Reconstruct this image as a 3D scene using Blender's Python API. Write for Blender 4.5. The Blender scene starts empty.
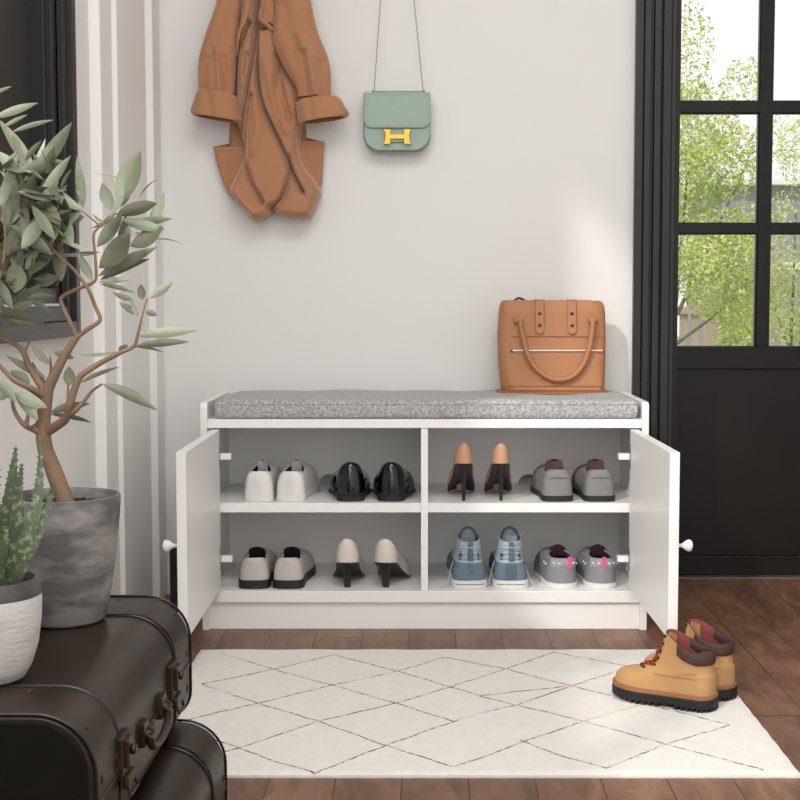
import bpy, bmesh, math, random
from mathutils import Vector, Matrix
random.seed(7)
PI = math.pi
S = bpy.context.scene
COL = S.collection

# ------------------------------------------------------------------ camera, world, sun, exposure
F = 1375.0; CX = 425.0; CY = 400.0; H = 0.778
TH = math.atan(100.0/F); CT, ST = math.cos(TH), math.sin(TH)
cam_d = bpy.data.cameras.new('camera'); cam = bpy.data.objects.new('camera', cam_d); COL.objects.link(cam)
cam_d.sensor_width = 36; cam_d.lens = F/800*36; cam_d.shift_x = -(CX-400)/800; cam_d.clip_start = .05
cam.location = (0, 0, H); cam.rotation_euler = (PI/2-TH, 0, 0)
S.camera = cam
W = bpy.data.worlds.new('world'); S.world = W; W.use_nodes = True
bg = W.node_tree.nodes['Background']; bg.inputs[0].default_value = (1, 1, 1, 1); bg.inputs[1].default_value = 0.96
sd = bpy.data.lights.new('sun', 'SUN'); sun = bpy.data.objects.new('sun', sd); COL.objects.link(sun)
sd.energy = 1.25; sd.angle = math.radians(2.2); sd.color = (1.0, .96, .91)
EL = math.radians(33); AZ = Vector((.56, .83, 0)).normalized()
SUN = Vector((AZ.x*math.cos(EL), AZ.y*math.cos(EL), -math.sin(EL)))
sun.rotation_euler = SUN.to_track_quat('-Z', 'Y').to_euler()
def area(name, loc, look, sx, sy, power, color=(1, .985, .97)):
    d = bpy.data.lights.new(name, 'AREA'); d.shape = 'RECTANGLE'; d.size = sx; d.size_y = sy; d.energy = power; d.color = color
    o = bpy.data.objects.new(name, d); COL.objects.link(o); o.location = loc; o.rotation_euler = (Vector(look)-Vector(loc)).to_track_quat('-Z', 'Y').to_euler()
    return o
area('fill_rear', (-.1, -1.5, 1.5), (.1, 3.6, 1.0), 2.2, 1.9, 22)  # added fill light behind the camera, at the open rear side
area('fill_left', (-.66, .75, 1.85), (1.1, 2.6, .7), 2.2, 1.2, 15)  # added fill light just inside the unseen left opening
area('fill_overhead', (.2, 1.5, 2.58), (.2, 1.9, 0), 1.6, 1.4, 39)  # added overhead fill to brighten the room, no known fixture
S.view_settings.view_transform = 'Standard'; S.view_settings.look = 'None'; S.view_settings.gamma = 1
S.view_settings.use_curve_mapping = False
S.view_settings.exposure = 0.17

def at(u, v, Y):            # point seen at (u,v) at real distance Y
    a = (u-CX)/F; b = -(v-CY)/F; k = Y/(CT+b*ST)
    return Vector((a*k, Y, H+k*(-ST+b*CT)))
def atz(u, v, z):           # point seen at (u,v) on the level z
    a = (u-CX)/F; b = -(v-CY)/F; k = (z-H)/(-ST+b*CT)
    return Vector((a*k, k*(CT+b*ST), z))

# ------------------------------------------------------------------ materials
MT = {}
def s2l(c):
    return tuple((x/255/12.92 if x/255 <= .04045 else ((x/255+.055)/1.055)**2.4) for x in c)
def mat(name, rgb, rough=.5, metal=0, var=0, vscale=20, bump=0, bscale=200, sheen=0, coat=0, rgb2=None, stretch=None, detail=4, spec=None, lo=.35, hi=.65, emit=None, coatr=.05):
    if name in MT: return MT[name]
    m = bpy.data.materials.new(name); m.use_nodes = True; N = m.node_tree.nodes; L = m.node_tree.links
    b = N['Principled BSDF']; c = s2l(rgb)
    b.inputs['Base Color'].default_value = (*c, 1); b.inputs['Roughness'].default_value = rough; b.inputs['Metallic'].default_value = metal
    if sheen:
        b.inputs['Sheen Weight'].default_value = sheen; b.inputs['Sheen Roughness'].default_value = .4
    if coat:
        b.inputs['Coat Weight'].default_value = coat; b.inputs['Coat Roughness'].default_value = coatr
    if spec is not None: b.inputs['Specular IOR Level'].default_value = spec
    tc = N.new('ShaderNodeTexCoord'); mp = N.new('ShaderNodeMapping'); L.new(tc.outputs['Object'], mp.inputs[0])
    if stretch: mp.inputs['Scale'].default_value = stretch
    nz = N.new('ShaderNodeTexNoise'); nz.inputs['Scale'].default_value = vscale; nz.inputs['Detail'].default_value = detail
    L.new(mp.outputs[0], nz.inputs[0])
    r = N.new('ShaderNodeValToRGB'); L.new(nz.outputs[0], r.inputs[0])
    r.color_ramp.elements[0].position = lo; r.color_ramp.elements[1].position = hi
    if rgb2: c2 = s2l(rgb2)
    else: c2 = tuple(min(1, x*(1+var)) for x in c); c = tuple(x*(1-var) for x in c)
    r.color_ramp.elements[0].color = (*c, 1); r.color_ramp.elements[1].color = (*c2, 1)
    L.new(r.outputs[0], b.inputs['Base Color'])
    if bump:
        n2 = N.new('ShaderNodeTexNoise'); n2.inputs['Scale'].default_value = bscale; n2.inputs['Detail'].default_value = 3
        L.new(mp.outputs[0], n2.inputs[0]); bp = N.new('ShaderNodeBump'); bp.inputs['Strength'].default_value = bump; bp.inputs['Distance'].default_value = .002
        L.new(n2.outputs[0], bp.inputs['Height']); L.new(bp.outputs[0], b.inputs['Normal'])
    MT[name] = m; return m

def glass_mat(name, tint=(1, 1, 1), rough=0):
    m = bpy.data.materials.new(name); m.use_nodes = True; N = m.node_tree.nodes; L = m.node_tree.links
    N.remove(N['Principled BSDF']); o = N['Material Output']
    t = N.new('ShaderNodeBsdfTransparent'); t.inputs[0].default_value = (*tint, 1)
    g = N.new('ShaderNodeBsdfGlossy'); g.inputs['Roughness'].default_value = rough
    fr = N.new('ShaderNodeFresnel'); fr.inputs[0].default_value = 1.45
    mx = N.new('ShaderNodeMixShader'); L.new(fr.outputs[0], mx.inputs[0]); L.new(t.outputs[0], mx.inputs[1]); L.new(g.outputs[0], mx.inputs[2])
    L.new(mx.outputs[0], o.inputs[0]); return m

WALL = mat('wall_paint', (229, 228, 226), .85, var=.008, vscale=2, bump=.04, bscale=300)
TRIMW = mat('white_trim_paint', (236, 235, 233), .5, var=.005, vscale=3)
CEIL = mat('ceiling_paint', (238, 237, 234), .9, var=.005)
BLACKP = mat('black_door_paint', (20, 16, 15), .36, var=.12, vscale=6, spec=.35)
CASING = mat('black_casing_paint', (36, 36, 35), .34, var=.1, vscale=6, spec=.4)
WHITEL = mat('white_lacquered_board', (240, 239, 237), .38, var=.004, vscale=5)
METAL = mat('brushed_steel', (170, 170, 170), .35, metal=.9, var=.05)
WPLAST = mat('white_plastic', (240, 240, 238), .4, var=.004)
BRASS = mat('aged_brass', (78, 62, 48), .42, metal=.9, var=.25, vscale=60)

# ------------------------------------------------------------------ mesh builder
class MB:
    def __init__(s): s.v = []; s.f = []; s.m = []
    def add(s, vs, fs, mi=0):
        n = len(s.v); s.v += [Vector(p) for p in vs]; s.f += [tuple(i+n for i in f) for f in fs]; s.m += [mi]*len(fs); return s
    def box(s, x0, x1, y0, y1, z0, z1, mi=0):
        vs = [(x, y, z) for z in (z0, z1) for y in (y0, y1) for x in (x0, x1)]
        return s.add(vs, [(0, 2, 3, 1), (4, 5, 7, 6), (0, 1, 5, 4), (2, 6, 7, 3), (0, 4, 6, 2), (1, 3, 7, 5)], mi)
    def obox(s, c, ax, ay, az, mi=0):     # oriented box: centre and three half vectors
        c, ax, ay, az = map(Vector, (c, ax, ay, az))
        vs = [c+i*ax+j*ay+k*az for k in (-1, 1) for j in (-1, 1) for i in (-1, 1)]
        return s.add(vs, [(0, 2, 3, 1), (4, 5, 7, 6), (0, 1, 5, 4), (2, 6, 7, 3), (0, 4, 6, 2), (1, 3, 7, 5)], mi)
    def prism(s, pts, d, mi=0):           # planar outline pts extruded along d
        n = len(pts); d = Vector(d); vs = [Vector(p) for p in pts]+[Vector(p)+d for p in pts]
        fs = [tuple(range(n))[::-1], tuple(range(n, 2*n))]+[(i, (i+1) % n, n+(i+1) % n, n+i) for i in range(n)]
        return s.add(vs, fs, mi)
    def rings(s, R, cap0=True, cap1=True, mi=0, closed=True):
        n = len(R[0]); vs = [p for r in R for p in r]; fs = []
        for k in range(len(R)-1):
            for i in range(n if closed else n-1):
                j = (i+1) % n; fs.append((k*n+i, k*n+j, (k+1)*n+j, (k+1)*n+i))
        if cap0: fs.append(tuple(range(n))[::-1])
        if cap1: fs.append(tuple(range((len(R)-1)*n, len(R)*n)))
        return s.add(vs, fs, mi)
    def lathe(s, prof, c=(0, 0, 0), n=32, axis='Z', mi=0, cap0=True, cap1=True):
        c = Vector(c); R = []
        for r, h in prof:
            ring = []
            for i in range(n):
                a = 2*PI*i/n; p = (r*math.cos(a), r*math.sin(a), h)
                if axis == 'X': p = (h, r*math.cos(a), r*math.sin(a))
                if axis == 'Y': p = (r*math.sin(a), h, r*math.cos(a))
                ring.append(c+Vector(p))
            R.append(ring)
        return s.rings(R, cap0, cap1, mi)
    def tube(s, pts, rad, n=8, mi=0, closed=False, flat=1):
        P = [Vector(p) for p in pts]; m = len(P); R = []
        if not hasattr(rad, '__len__'): rad = [rad]*m
        nrm = None
        for k in range(m):
            if closed: t = (P[(k+1) % m]-P[k-1])
            else: t = P[min(k+1, m-1)]-P[max(k-1, 0)]
            if t.length < 1e-9: t = Vector((0, 0, 1))
            t.normalize()
            if nrm is None: nrm = t.orthogonal().normalized()
            nrm = (nrm-t*nrm.dot(t))
            if nrm.length < 1e-6: nrm = t.orthogonal()
            nrm.normalize(); b = t.cross(nrm)
            R.append([P[k]+(nrm*math.cos(2*PI*i/n)*flat+b*math.sin(2*PI*i/n))*rad[k] for i in range(n)])
        if closed: R.append(R[0]); return s.rings(R, False, False, mi)
        return s.rings(R, True, True, mi)
    def ball(s, c, r, n=10, mi=0, sc=(1, 1, 1)):
        c = Vector(c); R = []
        for k in range(1, n):
            a = PI*k/n
            R.append([c+Vector((math.sin(a)*math.cos(2*PI*i/(2*n))*r*sc[0], math.sin(a)*math.sin(2*PI*i/(2*n))*r*sc[1], -math.cos(a)*r*sc[2])) for i in range(2*n)])
        return s.rings(R, True, True, mi)
    def xf(s, M):
        s.v = [M @ p for p in s.v]; return s
    def islands(s):
        par = list(range(len(s.v)))
        def fd(i):
            while par[i] != i: par[i] = par[par[i]]; i = par[i]
            return i
        for f in s.f:
            a = fd(f[0])
            for i in f[1:]: par[fd(i)] = a
        G_ = {}
        for f, m in zip(s.f, s.m): G_.setdefault(fd(f[0]), []).append((f, m))
        out = []
        for L_ in G_.values():
            mp = {}; q = MB()
            for f, m in L_:
                for i in f:
                    if i not in mp: mp[i] = len(q.v); q.v.append(s.v[i])
                q.f.append(tuple(mp[i] for i in f)); q.m.append(m)
            out.append(q)
        return out
    def build_each(s, name, mats, parent=None, **k):
        return [q.build(name, mats, parent, **k) for q in s.islands()]
    def build(s, name, mats, parent=None, smooth=False, bevel=0, sub=0, seg=2, origin=None, ang=40):
        me = bpy.data.meshes.new(name); og = Vector(origin) if origin else Vector((0, 0, 0))
        me.from_pydata([p-og for p in s.v], [], s.f)
        if not isinstance(mats, (list, tuple)): mats = [mats]
        for m in mats: me.materials.append(m)
        for p, k in zip(me.polygons, s.m): p.material_index = k
        bm = bmesh.new(); bm.from_mesh(me); bmesh.ops.recalc_face_normals(bm, faces=bm.faces); bm.to_mesh(me); bm.free()
        o = bpy.data.objects.new(name, me); COL.objects.link(o); o.location = og
        if parent: o.parent = parent
        if bevel:
            b = o.modifiers.new('bevel', 'BEVEL'); b.width = bevel; b.segments = seg; b.limit_method = 'ANGLE'; b.angle_limit = math.radians(35)
        if sub:
            b = o.modifiers.new('sub', 'SUBSURF'); b.levels = sub; b.render_levels = sub
        if smooth:
            for p in me.polygons: p.use_smooth = True
            if not sub:
                try: me.set_sharp_from_angle(angle=math.radians(ang))
                except Exception: pass
        return o

def tag(o, label, cat, group=None, kind=None):
    if kind: o['kind'] = kind
    if label: o['label'] = label
    if cat: o['category'] = cat
    if group: o['group'] = group
    return o
def thing(name, label, cat, loc=(0, 0, 0), rz=0, group=None):
    o = bpy.data.objects.new(name, None); COL.objects.link(o); o.location = loc; o.rotation_euler = (0, 0, rz); o.empty_display_size = .05
    return tag(o, label, cat, group)
def struct(o, label=None, cat=None):
    o['kind'] = 'structure'
    if label: o['label'] = label; o['category'] = cat
    return o
def lerp(a, b, t): return a+(b-a)*t
def interp(x, xs, ys):
    if x <= xs[0]: return ys[0]
    for i in range(len(xs)-1):
        if x <= xs[i+1]: return lerp(ys[i], ys[i+1], (x-xs[i])/(xs[i+1]-xs[i]))
    return ys[-1]
def cat(P, n=6, closed=False):   # Catmull-Rom through points
    P = [Vector(p) for p in P]; out = []; m = len(P); rng = range(m if closed else m-1)
    for i in rng:
        p0 = P[i-1] if (i > 0 or closed) else P[0]; p1 = P[i]; p2 = P[(i+1) % m]; p3 = P[(i+2) % m] if (closed or i+2 < m) else P[-1]
        for k in range(n):
            t = k/n; out.append(.5*((2*p1)+(p2-p0)*t+(2*p0-5*p1+4*p2-p3)*t*t+(3*p1-p0-3*p2+p3)*t**3))
    if not closed: out.append(P[-1])
    return out

# ------------------------------------------------------------------ room
WY = 3.60            # face of the back wall
LX = -0.715          # face of the left wall
RX = 1.95; ZC = 2.62; Y0 = -1.6
DX0 = .648; DX1 = 1.62; DZ = 2.1     # door opening
fm = bpy.data.materials.new('walnut_floor_planks'); fm.use_nodes = True
def floor_nodes():
    N = fm.node_tree.nodes; L = fm.node_tree.links; b = N['Principled BSDF']
    tc = N.new('ShaderNodeTexCoord'); sp = N.new('ShaderNodeSeparateXYZ'); L.new(tc.outputs['Object'], sp.inputs[0])
    def M(op, a, bb=None, c=None):
        n = N.new('ShaderNodeMath'); n.operation = op
        for i, x in enumerate((a, bb, c)):
            if x is None: continue
            if isinstance(x, (int, float)): n.inputs[i].default_value = x
            else: L.new(x, n.inputs[i])
        return n.outputs[0]
    xs = M('DIVIDE', M('ADD', sp.outputs[0], .2545+10*.1078), .1078)
    idx = M('FLOOR', xs); fr = M('FRACT', xs)
    wn = N.new('ShaderNodeTexWhiteNoise'); wn.noise_dimensions = '1D'; L.new(idx, wn.inputs['W'])
    ys = M('DIVIDE', M('ADD', sp.outputs[1], M('MULTIPLY', wn.outputs[0], 3.0)), 1.3)
    yi = M('FLOOR', ys); yf = M('FRACT', ys)
    wn2 = N.new('ShaderNodeTexWhiteNoise'); wn2.noise_dimensions = '2D'
    cb = N.new('ShaderNodeCombineXYZ'); L.new(idx, cb.inputs[0]); L.new(yi, cb.inputs[1]); L.new(cb.outputs[0], wn2.inputs['Vector'])
    # grain
    gc = N.new('ShaderNodeCombineXYZ'); L.new(M('MULTIPLY', sp.outputs[0], 9), gc.inputs[0]); L.new(M('MULTIPLY', sp.outputs[1], 2.6), gc.inputs[1]); L.new(M('MULTIPLY', wn2.outputs[0], 37), gc.inputs[2])
    nz = N.new('ShaderNodeTexNoise'); nz.inputs['Scale'].default_value = 2.2; nz.inputs['Detail'].default_value = 8; nz.inputs['Roughness'].default_value = .62; nz.inputs['Distortion'].default_value = 1.1
    L.new(gc.outputs[0], nz.inputs[0])
    r = N.new('ShaderNodeValToRGB'); L.new(nz.outputs[0], r.inputs[0]); e = r.color_ramp.elements
    e[0].position = .3; e[0].color = (*s2l((96, 66, 48)), 1); e[1].position = .7; e[1].color = (*s2l((143, 107, 84)), 1)
    md = e = r.color_ramp.elements.new(.5); md.color = (*s2l((121, 87, 66)), 1)
    hsv = N.new('ShaderNodeHueSaturation'); L.new(r.outputs[0], hsv.inputs['Color']); L.new(M('ADD', M('MULTIPLY', wn2.outputs[0], .28), .86), hsv.inputs['Value'])
    s1 = M('LESS_THAN', fr, .022); s2 = M('LESS_THAN', yf, .003); sm = M('MAXIMUM', s1, s2)
    mx = N.new('ShaderNodeMix'); mx.data_type = 'RGBA'; L.new(sm, mx.inputs[0]); L.new(hsv.outputs[0], mx.inputs[6]); mx.inputs[7].default_value = (*s2l((62, 43, 32)), 1)
    L.new(mx.outputs[2], b.inputs['Base Color']); b.inputs['Roughness'].default_value = .46
    bp = N.new('ShaderNodeBump'); bp.inputs['Strength'].default_value = .25; bp.inputs['Distance'].default_value = .001
    L.new(M('SUBTRACT', nz.outputs[0], sm), bp.inputs['Height']); L.new(bp.outputs[0], b.inputs['Normal'])
floor_nodes()
struct(MB().box(LX-.15, RX, Y0, 3.95, -.05, 0).build('floor', fm))
struct(MB().box(LX-.15, RX+.1, Y0, 3.95, ZC, ZC+.1).build('ceiling', CEIL))
wb = MB().box(LX-.15, DX0, WY, WY+.25, 0, ZC).box(DX0, DX1, WY, WY+.25, DZ, ZC).box(DX1, RX+.1, WY, WY+.25, 0, ZC)
struct(wb.build('wall_back', WALL))
struct(MB().box(RX, RX+.1, Y0, WY, 0, ZC).build('wall_right', WALL))
# left wall: near opening (unseen, added beyond the frame to let the sun in) and the black-framed window in view
OY0, OY1, OZ0, OZ1 = -.6, 1.97, 1.14, 2.5
WY0, WY1, WZ0, WZ1 = 2.12, 2.715, .771, 1.95
lw = MB()
lw.box(LX-.12, LX, Y0, WY, 0, WZ0)
lw.box(LX-.12, LX, WY1, WY, WZ0, ZC).box(LX-.12, LX, WY0, WY1, WZ1, ZC).box(LX-.12, LX-.09, WY0, WY1, WZ0, WZ1)
lw.box(LX-.12, LX, OY1, WY0, WZ0, ZC).box(LX-.12, LX, Y0, OY1, WZ0, OZ0).box(LX-.12, LX, Y0, OY0, OZ0, ZC).box(LX-.12, LX, OY0, OY1, OZ1, ZC)
struct(lw.build('wall_left', WALL))
# pilaster with moulded steps between window and corner
pr = [(LX, 2.965), (-.692, 2.965), (-.690, 2.97), (-.690, 3.075), (-.680, 3.085), (-.680, 3.16), (-.688, 3.175), (-.688, 3.43), (-.672, 3.445), (-.672, 3.50), (-.684, 3.515), (-.684, WY), (LX, WY)]
struct(MB().prism([(x, y, 0) for x, y in pr], (0, 0, ZC)).build('trim_1', TRIMW, bevel=.002))
# black framed window
wf = MB()
def frame_rect(mb, y0, y1, z0, z1, w, xa, xb):
    mb.box(xa, xb, y0, y0+w, z0, z1).box(xa, xb, y1-w, y1, z0, z1).box(xa, xb, y0+w, y1-w, z0, z0+w).box(xa, xb, y0+w, y1-w, z1-w, z1)
frame_rect(wf, WY0-.06, WY1+.06, WZ0-.065, WZ1+.06, .03, LX, LX+.022)
frame_rect(wf, WY0-.03, WY1+.03, WZ0-.035, WZ1+.03, .03, LX-.01, LX+.012)
frame_rect(wf, WY0, WY1, WZ0, WZ1, .03, LX-.05, LX-.002)
frame_rect(wf, WY0+.03, WY1-.03, WZ0+.03, WZ1-.03, .012, LX-.06, LX-.014)
w1 = struct(wf.build('window_1', CASING, bevel=.002))
DG = mat('dark_smoked_glass', (50, 50, 49), .28, var=.02, spec=.14)
MB().box(LX-.046, LX-.040, WY0+.02, WY1-.02, WZ0+.02, WZ1-.02).build('pane', DG, w1)
# frame of the added, unseen sun opening near the camera side
of = MB(); frame_rect(of, OY0, OY1, OZ0, OZ1, .04, LX-.1, LX-.02); of.box(LX-.08, LX-.04, .66, .7, OZ0, OZ1)
struct(of.build('added_opening_frame', CASING))
# door casing on the back wall
cs = MB()
def casing_strip(x0, x1, d):     # vertical strips + head
    cs.box(x0, x1, WY-d, WY, 0, DZ+(DX0-x0))
for x0, x1, d in ((.541, .562, .024), (.562, .580, .034), (.580, .588, .020), (.588, .606, .028), (.606, .612, .016), (.612, .634, .022), (.634, .648, .014)):
    casing_strip(x0, x1, d)
    cs.box(x0, 2*1.134-x0, WY-d, WY, DZ+(DX0-x1), DZ+(DX0-x0))
    cs.box(2*1.134-x1, 2*1.134-x0, WY-d, WY, 0, DZ+(DX0-x0))
struct(cs.build('trim_2', CASING, bevel=.0025))
struct(MB().box(DX0, DX0+.012, WY, 3.85, 0, DZ).box(DX1-.012, DX1, WY, 3.85, 0, DZ).box(DX0+.012, DX1-.012, WY, 3.85, DZ-.012, DZ).build('trim_3', BLACKP))
# the door
DY = 3.83; DT = .045
gx = [at(678.5, 200, DY).x, at(759, 200, DY).x, at(771.5, 200, DY).x]
p2 = gx[2]-gx[0]; pw = gx[1]-gx[0]
gz = [at(700, v, DY).z for v in (347, 233.5, 223, 112.5, 100.5)]
gh = gz[1]-gz[0]
dl = DX0+.014; dr = DX1-.014
ncol = 3; gr = gx[0]+p2*(ncol-1)+pw
dz0 = .006; dz1 = DZ-.015
topz = gz[4]+(gz[3]-gz[2])
dm = MB()
dm.box(dl, gx[0], DY, DY+DT, dz0, dz1).box(gr, dr, DY, DY+DT, dz0, dz1)
dm.box(gx[0], gr, DY, DY+DT, topz, dz1)
lz = at(700, 369, DY).z; bz = at(700, 556, DY).z
dm.box(gx[0], gr, DY, DY+DT, lz, gz[0])                 # lock rail
dm.box(gx[0], gr, DY, DY+DT, dz0, bz)                   # bottom rail
dm.box(gx[0], gr, DY+.010, DY+DT-.01, bz, lz)           # recessed panel
door = struct(dm.build('door_1', BLACKP, bevel=.0015))
mu = MB()
for i in range(ncol-1): mu.box(gx[1]+p2*i, gx[2]+p2*i, DY+.004, DY+DT-.004, gz[0], topz)
for a, b in ((gz[1], gz[2]), (gz[3], gz[4])):
    for i in range(ncol): mu.box(gx[0]+p2*i, gx[1]+p2*i, DY+.004, DY+DT-.004, a, b)
bd = .0035
for i in range(ncol):
    for a, b in ((gz[0], gz[1]), (gz[2], gz[3]), (gz[4], topz)):
        x0, x1 = gx[0]+p2*i, gx[1]+p2*i
        mu.box(x0, x0+bd, DY+.012, DY+.03, a, b).box(x1-bd, x1, DY+.012, DY+.03, a, b).box(x0+bd, x1-bd, DY+.012, DY+.03, a, a+bd*.6).box(x0+bd, x1-bd, DY+.012, DY+.03, b-bd*.6, b)
mu.build('muntin_grid', BLACKP, door, bevel=.001)
GL = glass_mat('clear_glass')
for i in range(ncol):
    for a, b in ((gz[0], gz[1]), (gz[2], gz[3]), (gz[4], topz)):
        MB().box(gx[0]+p2*i+bd, gx[1]+p2*i-bd, DY+.0205, DY+.0235, a+.004, b-.004).build('pane', GL, door)
struct(MB().box(DX0, DX1, 3.80, 3.95, 0, .005).build('trim_4', mat('threshold_metal', (120, 112, 104), .4, metal=.6)))
struct(MB().box(LX+.035, DX0-.10, WY-.008, WY, 0, .06).build('baseboard_back', TRIMW, bevel=.002))

# ------------------------------------------------------------------ shoe bench
BX0, BX1, BY0, BY1 = -.5255, .5235, 3.20, 3.575
bench = thing('shoe_bench', 'white shoe storage bench with two open doors and shelves of shoes', 'shoe cabinet', (0, BY0, 0))
def bp(name, mb, m=WHITEL, parent=None, bevel=.0012, smooth=False, label=None):
    pr = parent or bench
    o = mb.xf(Matrix.Translation((0, -BY0, 0))).build(name, m, pr, bevel=bevel, smooth=smooth)
    if label: o['label'] = label
    return o
T = .0165
def side(x0):
    z1 = .540; r = .016
    pts = [(x0, BY0, .0), (x0, BY1, .0), (x0, BY1, z1)]+[(x0, BY0+r-r*math.sin(a), z1-r+r*math.cos(a)) for a in [PI/2*k/6 for k in range(7)]]
    return MB().prism(pts, (T, 0, 0))
bp('side_panel', side(BX0)); bp('side_panel', side(BX1-T))
ix0, ix1 = BX0+T, BX1-T
bp('top_board', MB().box(ix0, ix1, BY0-.002, BY1, .4795, .500))
bp('bottom_board', MB().box(ix0, ix1, BY0+.002, BY1, .0655, .0930))
bp('plinth', MB().box(ix0-.004, ix1+.004, BY0+.012, BY0+.028, 0, .0655))
bp('divider', MB().box(-.0095, .0070, BY0+.001, 3.55, .0930, .4795))
bp('shelf', MB().box(ix0, -.0095, BY0+.002, 3.55, .2800, .3020)); bp('shelf', MB().box(.0070, ix1, BY0+.002, 3.55, .2800, .3020))
bk = MB()
for x0, x1 in ((ix0, -.0095), (.0070, ix1)):
    for z0, z1 in ((.0930, .2800), (.3020, .4795)):
        xc = (x0+x1)/2+.012; r = .026
        arc = [(xc+r*math.cos(a), z0+r*math.sin(a)*.95) for a in [PI*k/14 for k in range(15)]] if z0 > .2 else []
        pts = [(x0, z0), (x0, z1), (x1, z1), (x1, z0)]+arc
        bk.prism([(x, 3.55, z) for x, z in pts], (0, .004, 0))
bp('back_panel', bk, bevel=0)
def door_leaf(hx, ex, ey, sgn):
    # inner face runs from hinge line (hx, BY0-.001) to free edge (ex, ey); thickness outwards
    a = Vector((hx, BY0-.004, 0)); e = Vector((ex, ey, 0)); d = (e-a).normalized(); n = Vector((sgn, 0, 0)); n = (n-d*n.dot(d)).normalized()
    t = .016; z0, z1 = .101, .4765
    m = MB().prism([a+Vector((0, 0, z0)), e+Vector((0, 0, z0)), e+n*t+Vector((0, 0, z0)), a+n*t+Vector((0, 0, z0))], (0, 0, z1-z0))
    # shaker frame on the outer face
    o0 = a+n*t; e0 = e+n*t; Ld = (e0-o0).length; fw = .055
    for s0, s1, q0, q1 in ((0, Ld, z0, z0+fw), (0, Ld, z1-fw, z1), (0, fw, z0+fw, z1-fw), (Ld-fw, Ld, z0+fw, z1-fw)):
        m.prism([o0+d*s0+Vector((0, 0, q0)), o0+d*s1+Vector((0, 0, q0)), o0+d*s1+n*.004+Vector((0, 0, q0)), o0+d*s0+n*.004+Vector((0, 0, q0))], (0, 0, q1-q0))
    dr_ = bp('door', m)
    # knob on outer face near the free edge
    k = MB().lathe([(.004, 0), (.004, .010), (.006, .013), (.0105, .019), (.0125, .025), (.010, .030), (.004, .032)], n=20, axis='X')
    c = o0+d*(Ld-.022)+n*.004+Vector((0, 0, .286)); k.xf(Matrix.Translation(c) @ (Matrix.Rotation(0 if sgn > 0 else PI, 4, 'Z')))
    ko = bp('knob', k, WPLAST, bevel=0, smooth=True); ko.parent = dr_
    for z in (.413, .171):
        hm = MB()
        pc = a+d*.012-n*.001+Vector((0, 0, z))
        hm.obox(pc, d*.006, n*.0012, (0, 0, .027), 1)                              # plate on the door
        hm.obox(a+Vector((0, 0, z))-n*.013+d*(-.004)+Vector((0, .002, 0)), n*.0135, d*.010, (0, 0, .0070), 0)    # white arm
        hm.ball(pc+Vector((0, 0, .031)), .0025, 5, 1)
        ho = bp('hinge', hm, [WPLAST, METAL], bevel=.0008); ho.parent = dr_
        ho['label'] = 'steel hinge plate with white arm'
    return dr_
door_leaf(-.4800, -.4745, 2.712, -1)
door_leaf(.4790, .4860, 2.712, 1)

# cushion
CUSH = mat('grey_melange_fabric', (150, 150, 150), .9, vscale=160, bump=.5, bscale=700, rgb2=(192, 192, 191), detail=6, lo=.4, hi=.62, sheen=.2)
cu = MB(); nx, ny = 60, 16; x0, x1, y0, y1, zb, zt = -.492, .498, 3.206, 3.560, .500, .545
def cush_pt(a, b, top):
    x = lerp(x0, x1, a); y = lerp(y0, y1, b)
    e = min(min(a, 1-a)*(x1-x0), min(b, 1-b)*(y1-y0)); r = .014
    k = math.sqrt(max(0, 1-(1-min(e/r, 1))**2))
    dz = .0012*math.sin(a*31+b*5)*k+.001*math.sin(a*13-b*9)
    zm = (zb+zt)/2
    z = zm+(zt-zm)*(.45+.55*k)+dz-.003*max(0, 1-abs(a-.80)/.13)*min(1, b*2) if top else zm-(zm-zb)*(.45+.55*k)
    return (x, y, z)
def nonlin(t, n):     # denser near the ends
    t = t/n; return .5-.5*math.cos(PI*t) if n < 20 else (t if 0 < t < 1 else t)
av = [0, .003, .007, .014]+[.014+(.972)*k/50 for k in range(1, 50)]+[.986, .993, .997, 1]
bv = [0, .008, .02, .04]+[.04+.92*k/12 for k in range(1, 12)]+[.96, .98, .992, 1]
na, nb = len(av), len(bv)
tv = [cush_pt(a, b, True) for b in bv for a in av]; bvv = [cush_pt(a, b, False) for b in bv for a in av]
fs = []
for j in range(nb-1):
    for i in range(na-1):
        q = j*na+i; fs.append((q, q+1, q+na+1, q+na)); q += na*nb; fs.append((q, q+na, q+na+1, q+1))
per = [i for i in range(na)]+[j*na+na-1 for j in range(1, nb)]+[(nb-1)*na+i for i in range(na-2, -1, -1)]+[j*na for j in range(nb-2, 0, -1)]
for k in range(len(per)):
    p, q = per[k], per[(k+1) % len(per)]; fs.append((p, p+na*nb, q+na*nb, q))
cu.add(tv+bvv, fs)
cush = thing('seat_cushion', 'long grey melange fabric cushion on top of the white shoe bench', 'cushion', (0, 3.38, .5))
cu.xf(Matrix.Translation((0, -3.38, -.5))).build('cushion_cover', CUSH, cush, smooth=True, ang=80)
pp = [(x0+.002, y0, 0), (x1-.002, y0, 0), (x1, y0+.004, 0), (x1, y1-.004, 0), (x1-.002, y1, 0), (x0+.002, y1, 0), (x0, y1-.004, 0), (x0, y0+.004, 0)]
MB().tube([(p[0], p[1]-3.38, .0425+.0 if 0 else .035) for p in pp], .0016, 6, closed=True).build('piping', CUSH, cush, smooth=True)

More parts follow.
